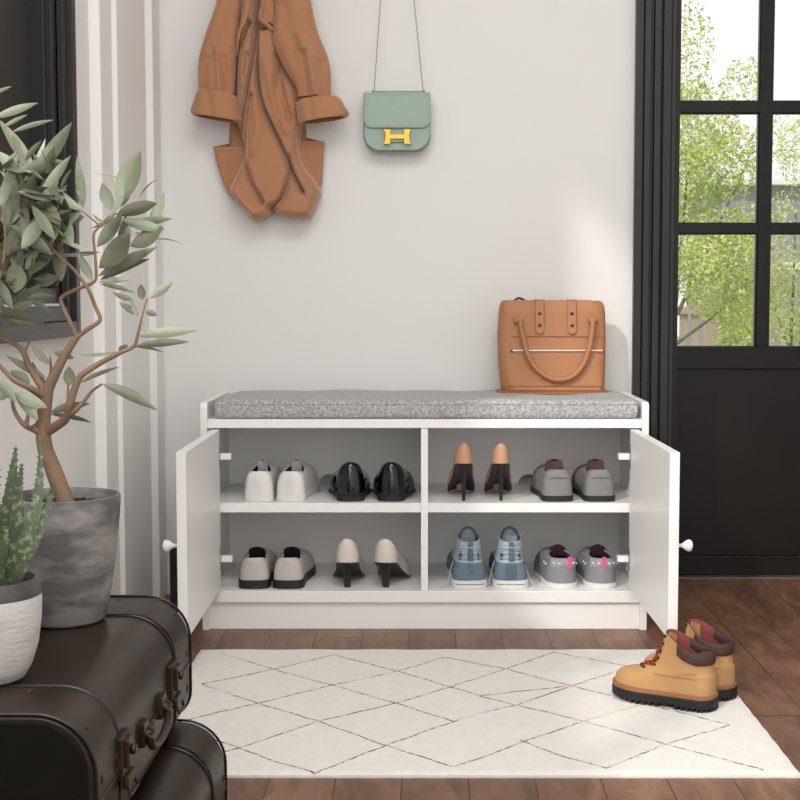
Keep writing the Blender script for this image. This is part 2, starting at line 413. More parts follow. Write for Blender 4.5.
# ------------------------------------------------------------------ rug
rug = thing('area_rug', 'cream white rug with thin multicoloured diamond lines on the wooden floor', 'rug', (.06, 2.61, 0))
RUG = mat('cream_wool_pile', (233, 230, 224), .95, var=.03, vscale=60, bump=.9, bscale=500, sheen=.15)
rx0, rx1, ry0, ry1 = -.497, .6135, 2.192, 3.000
rm = MB(); nx, ny = 120, 80
def rz(x, y): return .0080+.0006*math.sin(x*41+math.sin(y*37))*math.sin(y*53)
vs = [(lerp(rx0, rx1, i/nx)+(.0005*math.sin(j*.9) if i in (0, nx) else 0), lerp(ry0, ry1, j/ny)+(.0004*math.sin(i*1.1) if j in (0, ny) else 0), rz(lerp(rx0, rx1, i/nx), lerp(ry0, ry1, j/ny))-(.003 if i in (0, nx) or j in (0, ny) else 0)) for j in range(ny+1) for i in range(nx+1)]
fs = [(j*(nx+1)+i, j*(nx+1)+i+1, (j+1)*(nx+1)+i+1, (j+1)*(nx+1)+i) for j in range(ny) for i in range(nx)]
n = len(vs); m1 = nx+1
per = [i for i in range(m1)]+[j*m1+nx for j in range(1, ny+1)]+[ny*m1+i for i in range(nx-1, -1, -1)]+[j*m1 for j in range(ny-1, 0, -1)]
low = [(vs[p][0], vs[p][1], 0.0002) for p in per]
vs2 = vs+low
for k in range(len(per)):
    q = (k+1) % len(per); fs.append((per[k], n+k, n+q, per[q]))
rm.add(vs2, fs); 
rm.xf(Matrix.Translation((-.06, -2.61, 0))).build('rug_pile', RUG, rug, smooth=True)
lm = bpy.data.materials.new('multicoloured_yarn'); lm.use_nodes = True
def yarn():
    N = lm.node_tree.nodes; L = lm.node_tree.links; b = N['Principled BSDF']; b.inputs['Roughness'].default_value = .95
    tc = N.new('ShaderNodeTexCoord'); nz = N.new('ShaderNodeTexNoise'); nz.inputs['Scale'].default_value = 5; nz.inputs['Detail'].default_value = 1
    n2 = N.new('ShaderNodeTexNoise'); n2.inputs['Scale'].default_value = 90; n2.inputs['Detail'].default_value = 0
    L.new(tc.outputs['Object'], nz.inputs[0]); L.new(tc.outputs['Object'], n2.inputs[0])
    r = N.new('ShaderNodeValToRGB'); r.color_ramp.interpolation = 'LINEAR'; L.new(nz.outputs[0], r.inputs[0]); el = r.color_ramp.elements
    el[0].position = .30; el[0].color = (*s2l((110, 50, 50)), 1); el[1].position = .72; el[1].color = (*s2l((205, 180, 120)), 1)
    for p, c in ((.38, (70, 84, 76)), (.44, (52, 48, 54)), (.49, (120, 84, 80)), (.54, (140, 40, 50)), (.60, (72, 84, 92)), (.66, (190, 150, 70))):
        e = el.new(p); e.color = (*s2l(c), 1)
    r2 = N.new('ShaderNodeValToRGB'); L.new(n2.outputs[0], r2.inputs[0]); r2.color_ramp.elements[0].position = .42; r2.color_ramp.elements[1].position = .6
    r2.color_ramp.elements[0].color = (0, 0, 0, 1); r2.color_ramp.elements[1].color = (.62, .62, .62, 1)
    mx = N.new('ShaderNodeMix'); mx.data_type = 'RGBA'; L.new(r2.outputs[0], mx.inputs[0]); L.new(r.outputs[0], mx.inputs[6]); mx.inputs[7].default_value = (*s2l((214, 208, 200)), 1)
    L.new(mx.outputs[2], b.inputs['Base Color'])
yarn()
Z5 = lambda L: [(160+.4*x, 620+.4*y) for x, y in L]
Z6 = lambda L: [(480+.4*x, 600+.4*y) for x, y in L]
lines = [Z5([(145, 80), (300, 128), (430, 163), (590, 208), (735, 253)])+Z6([(90, 262), (260, 303), (465, 360), (710, 425)])[0:0],
         Z5([(105, 160), (245, 208), (395, 253), (565, 313), (730, 366)]),
         Z5([(60, 262), (120, 292), (200, 320), (290, 355), (390, 381)]),
         Z5([(105, 160), (290, 122), (435, 87), (595, 128), (720, 165), (800, 188)])+Z6([(90+6, 192), (230, 215), (330, 240)])[1:],
         Z5([(20, 262), (85, 245), (245, 208), (430, 163), (595, 128), (710, 92), (800, 110)])+Z6([(65, 172)]),
         Z5([(100, 342), (200, 320), (395, 253), (590, 208), (720, 168)])+Z6([(65, 172), (185, 130), (370, 165), (440, 182)]),
         Z5([(390, 381), (565, 313), (735, 253), (800, 232)])+Z6([(90, 262), (235, 213), (335, 180)]),
         Z5([(735, 366), (800, 345)])+Z6([(110, 353), (260, 303), (410, 260)]),
         Z6([(-0, 240), (90, 262), (260, 303), (465, 360), (710, 425)]),
         Z6([(100, 350), (190, 385), (315, 420), (465, 360), (625, 313)]),
         Z6([(65, 172), (230, 215)]),
         Z6([(410, 260), (520, 285), (625, 313)])]
ym = MB()
for ln in lines:
    P = [atz(u, v, .0085) for u, v in ln]; P = [p for p in P]
    Q = []
    for a, b in zip(P, P[1:]):
        k = max(2, int((b-a).length/.012))
        for i in range(k): Q.append(a.lerp(b, i/k))
    Q.append(P[-1]); Q = [q+Vector((random.uniform(-.0012, .0012), random.uniform(-.0012, .0012), 0)) for q in Q if rx0+.004 < q.x < rx1-.004 and ry0+.003 < q.y < ry1-.004]
    if len(Q) < 2: continue
    R = []
    for i, q in enumerate(Q):
        t = (Q[min(i+1, len(Q)-1)]-Q[max(i-1, 0)]).normalized(); s_ = Vector((-t.y, t.x, 0))*random.uniform(.0016, .0030)
        z = rz(q.x, q.y); R.append([Vector((q.x-s_.x, q.y-s_.y, z-.001)), Vector((q.x, q.y, z+.0012)), Vector((q.x+s_.x, q.y+s_.y, z-.001))])
    ym.rings(R, False, False, closed=False)
ym.xf(Matrix.Translation((-.06, -2.61, 0))).build('diamond_pattern', lm, rug)

# ------------------------------------------------------------------ shoes
def outline(L, W, heel=.12, toe=.30, e1=2.4, e2=2.2, waist=.72, heelw=.72, bias=0, n=40):
    """closed plan outline, heel at y=0, toe at y=L. list of (x, y, u)"""
    out = []
    for i in range(n):
        t = 2*PI*i/n; u = .5-.5*math.cos(t); sg = 1 if i < n/2 else -1
        base = interp(u, [0, .12, .38, .55, .72, 1], [heelw, heelw, waist, .88, 1, 1])
        k = 1
        if u < heel: k *= (1-(1-u/heel)**e1)**(1/e1)
        if u > 1-toe: k *= max(0, (1-((u-1+toe)/toe)**e2))**(1/e2)
        if i == 0 or i == n//2: k = 0
        out.append((sg*W/2*base*k+bias*math.sin(PI*u)*W*.1, L*u, u))
    return out
def shoe_upper(O, P, z0f, levels=9, hp=1.0, vp=1.0):
    """quarter-elliptic surface from ring O (outline) at z0f(u) up to ring P [(x,y,z)]"""
    R = []
    for k in range(levels+1):
        a = PI/2*k/levels; h = (1-math.cos(a))**hp; v = math.sin(a)**vp
        R.append([Vector((lerp(o[0], p[0], h), lerp(o[1], p[1], h), lerp(z0f(o[2]), p[2], v))) for o, p in zip(O, P)])
    return R
def opening(y0, y1, w, zf, n=40, e=2.2):
    out = []
    for i in range(n):
        t = 2*PI*i/n; u = .5-.5*math.cos(t); s = math.sin(t)
        x = w/2*(abs(s)**(2/e))*(1 if s > 0 else -1)*interp(u, [0, .3, 1], [1, 1, .85])
        out.append(Vector((x, lerp(y0, y1, u), zf(u))))
    return out
def shift(R, dx=0, dz=0, sc=1):
    c = sum(R, Vector())/len(R); return [Vector((c.x+(p.x-c.x)*sc+dx, c.y+(p.y-c.y)*sc, p.z+dz)) for p in R]
def sole_mb(O, e, zb, zt, ymin=-1, ymax=9):
    m = MB(); R = []
    c = Vector((0, sum(o[1] for o in O)/len(O), 0)); Ln = max(o[1] for o in O)
    def off(o, e):
        # outward offset
        i = O.index(o); a = O[i-1]; b = O[(i+1) % len(O)]; t = Vector((b[0]-a[0], b[1]-a[1], 0)).normalized(); nrm = Vector((t.y, -t.x, 0))
        if nrm.dot(Vector((o[0], o[1], 0))-c) < 0: nrm = -nrm
        return nrm*e
    for ee, zf in ((e-.0015, lambda u: zb(u)), (e, lambda u: zb(u)+.0015), (e, lambda u: zt(u)-.001), (e-.001, lambda u: zt(u)), ):
        R.append([Vector((o[0], o[1], zf(o[2])))+off(o, ee) for o in O])
    m.rings(R); return m

def footwear(kind, x, y, z, rz, label, group, P):
    root = thing(kind, label, P['cat'], (x, y, z), rz, group)
    L, Wd = P['L'], P['W']; n = 40
    O = outline(L, Wd, P.get('heel', .12), P.get('toe', .3), P.get('e1', 2.4), P.get('e2', 2.2), P.get('waist', .74), P.get('heelw', .74), P.get('bias', 0), n)
    arch = P.get('arch'); st = P.get('sole_t', .01)
    zb = (lambda u: interp(u, arch[0], arch[1])) if arch else (lambda u: .0+.006*max(0, (u-.8)/.2)**2)
    zt = lambda u: zb(u)+st*(1 if not P.get('wedge') else interp(u, [0, .5, 1], [1.15, .9, .8]))
    top = opening(P['o0'], P['o1'], P['ow'], lambda u: interp(u, P['oz'][0], P['oz'][1]), n, P.get('oe', 2.2))
    if P.get('mid'):
        md = opening(P['mid'][0], P['mid'][1], P['mid'][2], lambda u: interp(u, P['mid'][3], P['mid'][4]), n, 2.3)
        R = shoe_upper(O, md, zt, 9, P.get('hp', 1), P.get('vp', 1))
        for k in range(1, 6):
            t = k/5; s = t*t*(3-2*t)*.35+t*.65
            R.append([a.lerp(b, s) for a, b in zip(md, top)])
    else:
        R = shoe_upper(O, top, zt, 12, P.get('hp', 1), P.get('vp', 1))
    um = MB(); um.rings(R, False, False)
    rim = [shift(top, 0, .0012, .99), shift(top, 0, .0005, .95), shift(top, 0, -.004, .94)]
    um.rings([top]+rim, False, False)
    mi = 0
    if P.get('band'):      # lower part of upper in another colour
        zc = P['band'][0]
        um.m = [1 if (sum((um.v[i].z for i in f), 0)/len(f)) < zc(sum((um.v[i].y for i in f), 0)/len(f)/L) else 0 for f in um.f]
    mats = [P['um']]+([P['band'][1]] if P.get('band') else [])
    up = um.build('upper', mats, root, smooth=True, ang=75)
    # lining: inner wall down to the insole
    lr = [shift(top, 0, -.003, .94)]
    for k in range(1, 5):
        t = k/4; ring = []
        for o, p in zip(O, top):
            q = Vector((p.x*.9, p.y if o[2] < .5 else lerp(p.y, L*.75, t*.8), lerp(p.z-.003, zt(min(1, p.y/L))+.004, t)))
            q.x = lerp(p.x*.93, o[0]*.80 if o[2] < .6 else p.x*.9, t); q.y = lerp(q.y, max(q.y, .008), 1)
            ring.append(q)
        lr.append(ring)
    MB().rings(lr, False, True).build('lining', P['lm'], root, smooth=True, ang=75)
    if not P.get('nosole'):
        sole_mb(O, P.get('se', .002), zb, zt).build('sole', P['sm'], root, smooth=True, ang=35)
    if P.get('extra'): P['extra'](root, P, O, top, R, zb, zt)
    return root

LEA_W = mat('white_leather', (225, 223, 219), .5, var=.02, vscale=40, bump=.15, bscale=300)
SOLE_W = mat('white_rubber', (222, 221, 217), .6, var=.01)
RUB_B = mat('black_rubber', (28, 27, 27), .55, var=.1)
DARKL = mat('dark_lining', (46, 42, 40), .9, var=.15, vscale=80)
BLKL = mat('black_lining', (16, 15, 16), .9, var=.1)
def tab_extra(mat_, w, zlo, zhi, y, name='tongue', lean=.25, label=None, curve=.3):
    def f(root, P, O, top, R, zb, zt):
        m = MB(); n = 9; A = []; B = []
        for k in range(9):
            t = k/8; hw = w/2*(1-.12*t) if t < .8 else w/2*(.9-.14*((t-.8)/.2)**2)
            A.append([Vector((hw*s, y-lean*(zhi-zlo)*t-curve*.01*(s*s), lerp(zlo, zhi, t)-.004*s*s*t)) for s in [(-1+2*i/(n-1)) for i in range(n)]])
        F_ = []
        for r in A: F_.append(r+[p+Vector((0, .004, 0)) for p in r[::-1]])
        m.rings(F_); o = m.build(name, mat_, root, smooth=True, ang=50)
        if label: o['label'] = label
    return f
ROW1, ROW2 = .3020, .0930
YH = 3.225
px2x = lambda p: (p-425)/F/.991*3.235
def combo(*fs):
    def f(*a):
        for g in fs: g(*a)
    return f
# 1 white trainers
def stripes(root, P, O, top, R, zb, zt):
    m = MB()
    for k in range(6):
        z = .018+k*.0065; m.tube([(-.016, .0005+.0035, z), (-.008, -.0008, z), (0, -.0012, z), (.008, -.0008, z), (.016, .0035, z)], .0005, 5)
    m.build('heel_stitching', LEA_W, root, smooth=True)
P1 = dict(cat='shoe', L=.245, W=.092, heelw=.74, heel=.11, e1=3.4, sole_t=.014, o0=.004, o1=.13, ow=.052, oe=3.4, oz=([0, .08, .4, .9, 1], [.071, .070, .064, .074, .080]), um=LEA_W, lm=DARKL, sm=SOLE_W, se=.001, vp=.8,
          extra=combo(tab_extra(LEA_W, .026, .055, .088, .122, lean=.4), stripes))
P1b = dict(P1, extra=combo(tab_extra(LEA_W, .026, .055, .088, .122, lean=.4), stripes))
G = 'shoes on the shelves of the white bench'
footwear('trainer', px2x(259), YH, ROW1, .02, 'white low trainer on upper shelf, leftmost shoe of the row', G, P1)
footwear('trainer', px2x(290.5), YH, ROW1, -.05, 'white low trainer on upper shelf, right beside the leftmost shoe', G, P1b)
# 2 black patent loafers
PAT = mat('black_patent_leather', (9, 9, 10), .14, var=.1, coat=.4)
PATM = mat('black_patent_strip', (22, 23, 25), .22, var=.1, coat=.6)
def black_extra(root, P, O, top, R, zb, zt):
    m = MB(); m.tube([(-.004, -.0008, .03), (-.001, -.0022, .05), (.003, .0, .074)], [.001, .0013, .001], 6); m.build('back_seam', PATM, root, smooth=True)
    b = sole_mb(outline(.24*.28, .066, .35, .3, 2.2, 6, 1, 1, n=32), .0, lambda u: 0, lambda u: .014); b.build('heel', RUB_B, root, smooth=True, ang=35)
    st_ = MB()
    for s in (-1, 1):
        st_.tube(cat([(s*.036, .030, .022), (s*.041, .060, .032), (s*.040, .10, .040), (s*.02, .135, .058), (0, .14, .062)], 5), .0055, 8, flat=.5)
    st_.build_each('side_strap', PATM, root, smooth=True)
P2 = dict(cat='shoe', L=.238, W=.103, heelw=.66, waist=.74, heel=.16, e1=2.1, sole_t=.006, arch=([0, .28, .42, .75, 1], [.014, .013, .004, .0005, .004]), o0=.014, o1=.125, ow=.034, oz=([0, .15, .6, 1], [.092, .088, .066, .066]), um=PAT, lm=BLKL, sm=RUB_B, se=.003, vp=.85, oe=2, extra=black_extra)
footwear('loafer', px2x(351), YH, ROW1, .06, 'glossy black chunky loafer on upper shelf, next to the white trainers', G, P2)
footwear('loafer', px2x(391), YH, ROW1, -.02, 'glossy black chunky loafer on upper shelf, next to the central divider', G, P2)
# 3 cream slip-ons with black sole
CREAM = mat('greige_leather', (196, 188, 182), .5, var=.02, vscale=40, bump=.1)
def slip_extra(root, P, O, top, R, zb, zt):
    tab_extra(BLKL, .044, .056, .086, .10, 'tongue', .5)(root, P, O, top, R, zb, zt)
    m = MB()
    m.tube(cat([(-.022, .018, .062), (-.016, .004, .061), (0, -.0002, .060), (.016, .004, .061), (.022, .018, .062)], 5), .0006, 5); m.build('heel_seam', CREAM, root, smooth=True)
P3 = dict(cat='shoe', L=.24, W=.088, heelw=.80, heel=.12, e1=3, sole_t=.021, o0=.005, o1=.125, ow=.050, oz=([0, .1, .4, 1], [.073, .072, .062, .070]), um=CREAM, lm=BLKL, sm=RUB_B, se=.003, vp=.85, oe=3.2, extra=slip_extra)
footwear('slip_on_shoe', px2x(253.5), YH, ROW2, .02, 'cream slip-on with thick black sole, leftmost shoe on the lower shelf', G, P3)
footwear('slip_on_shoe', px2x(287), YH, ROW2, -.04, 'cream slip-on with thick black sole, between its twin and the cream heels', G, P3)
# pumps
def pump_extra(hm, hh, r0, r1, backin, square=False, bow=None):
    def f(root, P, O, top, R, zb, zt):
        m = MB(); RR = []
        for k in range(11):
            t = k/10; z = (hh+.002)*(1-t); w = lerp(r0, r1, min(1, t*1.0)**.38); c = backin*(t**1.3) if t < 1 else backin
            yc = .022+c*.0-(.0)*t
            dpt = lerp(.020, r1, min(1, t*1.2)**.45)
            nn = 16; e = 4 if square else 2
            ring = []
            for i in range(nn):
                a = 2*PI*i/nn; cx, sx = math.cos(a), math.sin(a)
                ring.append(Vector((w*(abs(cx)**(2/e))*(1 if cx > 0 else -1), backin*t+.004+dpt+dpt*(abs(sx)**(2/e))*(1 if sx > 0 else -1)*1.0-(.004*(1-t)), z)))
            RR.append(ring)
        m.rings(RR); m.build('heel', hm, root, smooth=True, ang=50)
    return f
NUDE = mat('nude_leather', (196, 150, 120), .42, var=.015, vscale=30)
BLKS = mat('black_sole_leather', (26, 25, 25), .4, var=.1)
archS = ([0, .06, .14, .3, .5, .62, .7, 1], [.088, .087, .081, .058, .025, .007, .002, .004])
P5 = dict(cat='heeled shoe', L=.215, W=.078, heelw=.56, waist=.62, heel=.16, e1=2.2, toe=.5, e2=1.5, sole_t=.003, arch=archS, o0=.006, o1=.150, ow=.040, oz=([0, .05, .3, .6, 1], [.138, .134, .102, .057, .036]), um=NUDE, lm=NUDE, sm=BLKS, se=.0002, vp=.9,
          extra=pump_extra(BLKS, .088, .0155, .0036, .010))
footwear('stiletto_pump', px2x(464), YH, ROW1, .03, 'nude stiletto pump with thin black heel, nearer the central divider', G, P5)
footwear('stiletto_pump', px2x(501), YH, ROW1, .01, 'nude stiletto pump with thin black heel, beside the grey shoes', G, P5)
PEARL = mat('ivory_leather', (214, 205, 194), .38, var=.015, vscale=30)
archP = ([0, .06, .16, .35, .52, .65, 1], [.060, .059, .053, .034, .012, .003, .004])
P4 = dict(cat='heeled shoe', L=.215, W=.086, heelw=.66, waist=.66, heel=.16, e1=2.4, toe=.42, e2=1.8, sole_t=.0035, arch=archP, o0=.008, o1=.135, ow=.040, oz=([0, .05, .3, .6, 1], [.118, .116, .090, .062, .055]), um=PEARL, lm=BLKL, sm=BLKS, se=.0003, vp=.85,
          extra=pump_extra(BLKS, .060, .018, .0072, .014, True))
footwear('block_heel_pump', px2x(347), YH, ROW2, .02, 'ivory pump with black block heel, beside the cream slip-ons', G, P4)
footwear('block_heel_pump', px2x(384), YH, ROW2, -.15, 'ivory pump with black block heel, next to the central divider', G, P4)
# 6 grey derby
GREY = mat('grey_nubuck', (128, 127, 126), .75, var=.04, vscale=50, bump=.2)
REDL = mat('dusty_red_lining', (122, 90, 88), .85, var=.06)
def derby_extra(root, P, O, top, R, zb, zt):
    tab_extra(REDL, .046, .06, .092, .10, 'tongue', .5, 'dusty red tongue')(root, P, O, top, R, zb, zt)
    m = MB(); m.tube(cat([(-.029, .012, .056), (-.02, .002, .0565), (0, -.0012, .057), (.02, .002, .0565), (.029, .012, .056)], 5), .0007, 5); m.build('heel_seam', mat('grey_thread', (92, 92, 90), .8), root, smooth=True)
P6 = dict(cat='shoe', L=.24, W=.088, heelw=.80, heel=.10, e1=3.6, sole_t=.014, o0=.004, o1=.125, ow=.055, oz=([0, .1, .4, 1], [.075, .074, .064, .074]), um=GREY, lm=REDL, sm=RUB_B, se=.0025, vp=.8, bias=-.3, oe=3.2, extra=derby_extra)
footwear('derby_shoe', px2x(558), YH, ROW1, .03, 'grey nubuck shoe with black sole on upper shelf, beside the nude stilettos', G, P6)
footwear('derby_shoe', px2x(600), YH, ROW1, .03, 'grey nubuck shoe with black sole on upper shelf, rightmost of the row', G, P6)
# 7 blue high tops
BLUE = mat('slate_blue_canvas', (100, 122, 138), .8, var=.06, vscale=120, bump=.3, bscale=500)
PALE = mat('pale_blue_canvas', (168, 180, 192), .8, var=.05, vscale=60, bump=.3, bscale=500)
SLAT = mat('slate_rubber_trim', (84, 100, 108), .7, var=.05)
GRN = mat('faded_green_print', (110, 138, 110), .8)
LACE = mat('off_white_lace', (190, 186, 178), .9)
STRP = mat('dark_sole_line', (70, 78, 84), .7)
def high_extra(green, rside):
    def f(root, P, O, top, R, zb, zt):
        tab_extra(PALE, .038, .085, .136, .075, 'tongue', .15, 'pale blue padded tongue')(root, P, O, top, R, zb, zt)
        m = MB(); pts = []
        for k in range(13):
            a = PI*k/12; pts.append((.0205*math.cos(a), .062-.004*math.sin(a), .110+.029*math.sin(a)))
        m.tube([(.0205, .066, .095)]+pts+[(-.0205, .066, .095)], .0028, 8); m.build('tongue_edging', SLAT, root, smooth=True)
        b = MB(); b.prism([(-.007, 0, 0), (.007, 0, 0), (.006, 0, .044), (-.006, 0, .044)], (0, .0025, 0)); b.xf(Matrix.Translation((.001, -.0020, .068)) @ Matrix.Rotation(-.09, 4, 'X')); b.build('heel_strap', SLAT, root)
        s = MB()
        for zz in (.074, .086, .098):
            s.tube(cat([(-.028, .024, zz-.001), (-.021, .006, zz), (0, .0008, zz+.001), (.021, .006, zz), (.028, .024, zz-.001)], 4), .0012, 6)
        s.build_each('ankle_rib', PALE, root, smooth=True)
        l = MB()
        z = .011; l.tube([(o[0]*1.035, o[1]*1.0-(.0028 if o[2] < .05 else 0), .011) for o in O], .0009, 5, closed=True); l.build('sole_line', STRP, root, smooth=True)
        if green:
            g = MB(); pts = cat([(.006, -.003, .056), (-.002, -.0032, .060), (-.006, -.003, .053), (.002, -.0034, .046), (.006, -.0032, .040), (-.001, -.0032, .033), (-.006, -.003, .038)], 4)
            g.tube([(p.x, -.0012, p.z) for p in pts], .0011, 5); g.build('printed_emblem', GRN, root, smooth=True)
        else:
            g = MB(); g.prism([(-.013, -.0006, .022), (.013, -.0006, .022), (.013, -.0006, .060), (-.013, -.0006, .060)], (0, .003, 0)); g.build('heel_patch', SLAT, root)
        c = MB()
        c.tube(cat([(-.030, .06, .066), (-.040, .05, .05), (-.047, .035, .024), (-.056, .02, .008), (-.070, .012, .0025)], 5), .0011, 5)
        if rside: c.tube(cat([(.030, .06, .06), (.038, .045, .045), (.047, .03, .02), (.058, .018, .006), (.068, .02, .0025)], 5), .0011, 5)
        c.build_each('lace', LACE, root, smooth=True)
    return f
bandf = lambda u: .064
P7 = dict(cat='shoe', L=.24, W=.090, heelw=.88, waist=.84, heel=.12, e1=2.8, sole_t=.020, o0=.009, o1=.088, ow=.055, oz=([0, .15, .5, 1], [.110, .112, .122, .120]), mid=(.003, .15, .070, [0, .5, 1], [.068, .068, .068]), um=PALE, lm=SLAT, sm=SOLE_W, se=.003, vp=.85, band=(bandf, BLUE))
footwear('high_top_sneaker', px2x(470), YH, ROW2, .05, 'blue high-top sneaker with green heel print beside the central divider', G, dict(P7, extra=high_extra(True, False)))
footwear('high_top_sneaker', px2x(511), YH, ROW2, .0, 'blue high-top sneaker with plain heel patch, beside the grey slip-ons', G, dict(P7, extra=high_extra(False, True)))
# 8 grey slip-ons with pink tab
GCAN = mat('grey_canvas', (136, 136, 142), .7, var=.05, vscale=100, bump=.3, bscale=500)
GCAN2 = mat('light_grey_canvas_band', (158, 158, 166), .7, var=.05)
PINK = mat('hot_pink_tab', (236, 78, 150), .6)
PLUM = mat('plum_lining', (52, 30, 44), .85, var=.1)
EYE = mat('eyelet_white', (222, 224, 226), .3, metal=.4)
def pink_extra(dx):
    def f(root, P, O, top, R, zb, zt):
        b = MB()
        arc = lambda x: .0036+.019*(abs(x)/.031)**2.6
        b.rings([[Vector((x, arc(x)-.0016, z)) for z in (.050, .0515, .070, .0715)] for x in [-.030+.06*i/16 for i in range(17)]], False, False, closed=False)
        b.build('heel_band', GCAN2, root, smooth=True)
        p = MB(); p.box(dx-.0045, dx+.0045, arc(dx)-.0034, arc(dx)-.0012, .050, .077); p.build('pull_tab', PINK, root, bevel=.0006)
        e = MB()
        for x in (-.024, -.012, .013, .024):
            if abs(x-dx) < .006: x += .008
            e.lathe([(.0030, 0), (.0030, -.0015), (.0014, -.0018)], (x, arc(x)-.0016, .061), 12, 'Y')
        for s in (-1, 1):
            for yy in (.05, .075): e.ball((s*.0375, yy, .052), .0028, 6)
        e.build_each('eyelet', EYE, root, smooth=True)
        t = MB(); RR = []
        for k in range(8):
            tt = k/7; w = .026*math.sqrt(max(.02, 1-tt**2.2)); RR.append([Vector((w*s, .105-.01*tt+.003*abs(s), .060+.030*tt)) for s in (-1, -.5, 0, .5, 1)]+[Vector((w*s, .110-.01*tt, .060+.030*tt)) for s in (1, 0, -1)])
        t.rings(RR); t.build('tongue', PLUM, root, smooth=True)
    return f
P8 = dict(cat='shoe', L=.23, W=.090, heelw=.82, waist=.80, heel=.2, e1=2.2, sole_t=.013, o0=.005, o1=.12, ow=.056, oz=([0, .2, .5, 1], [.072, .070, .070, .078]), um=GCAN, lm=PLUM, sm=SOLE_W, se=.0025, vp=.85, bias=-.5)
footwear('canvas_slip_on', px2x(564.5), YH, ROW2, .07, 'grey canvas slip-on with pink heel tab, beside the blue high-tops', G, dict(P8, extra=pink_extra(.013)))
footwear('canvas_slip_on', px2x(604), YH, ROW2, .03, 'grey canvas slip-on with pink heel tab, rightmost shoe on the lower shelf', G, dict(P8, extra=pink_extra(.0)))

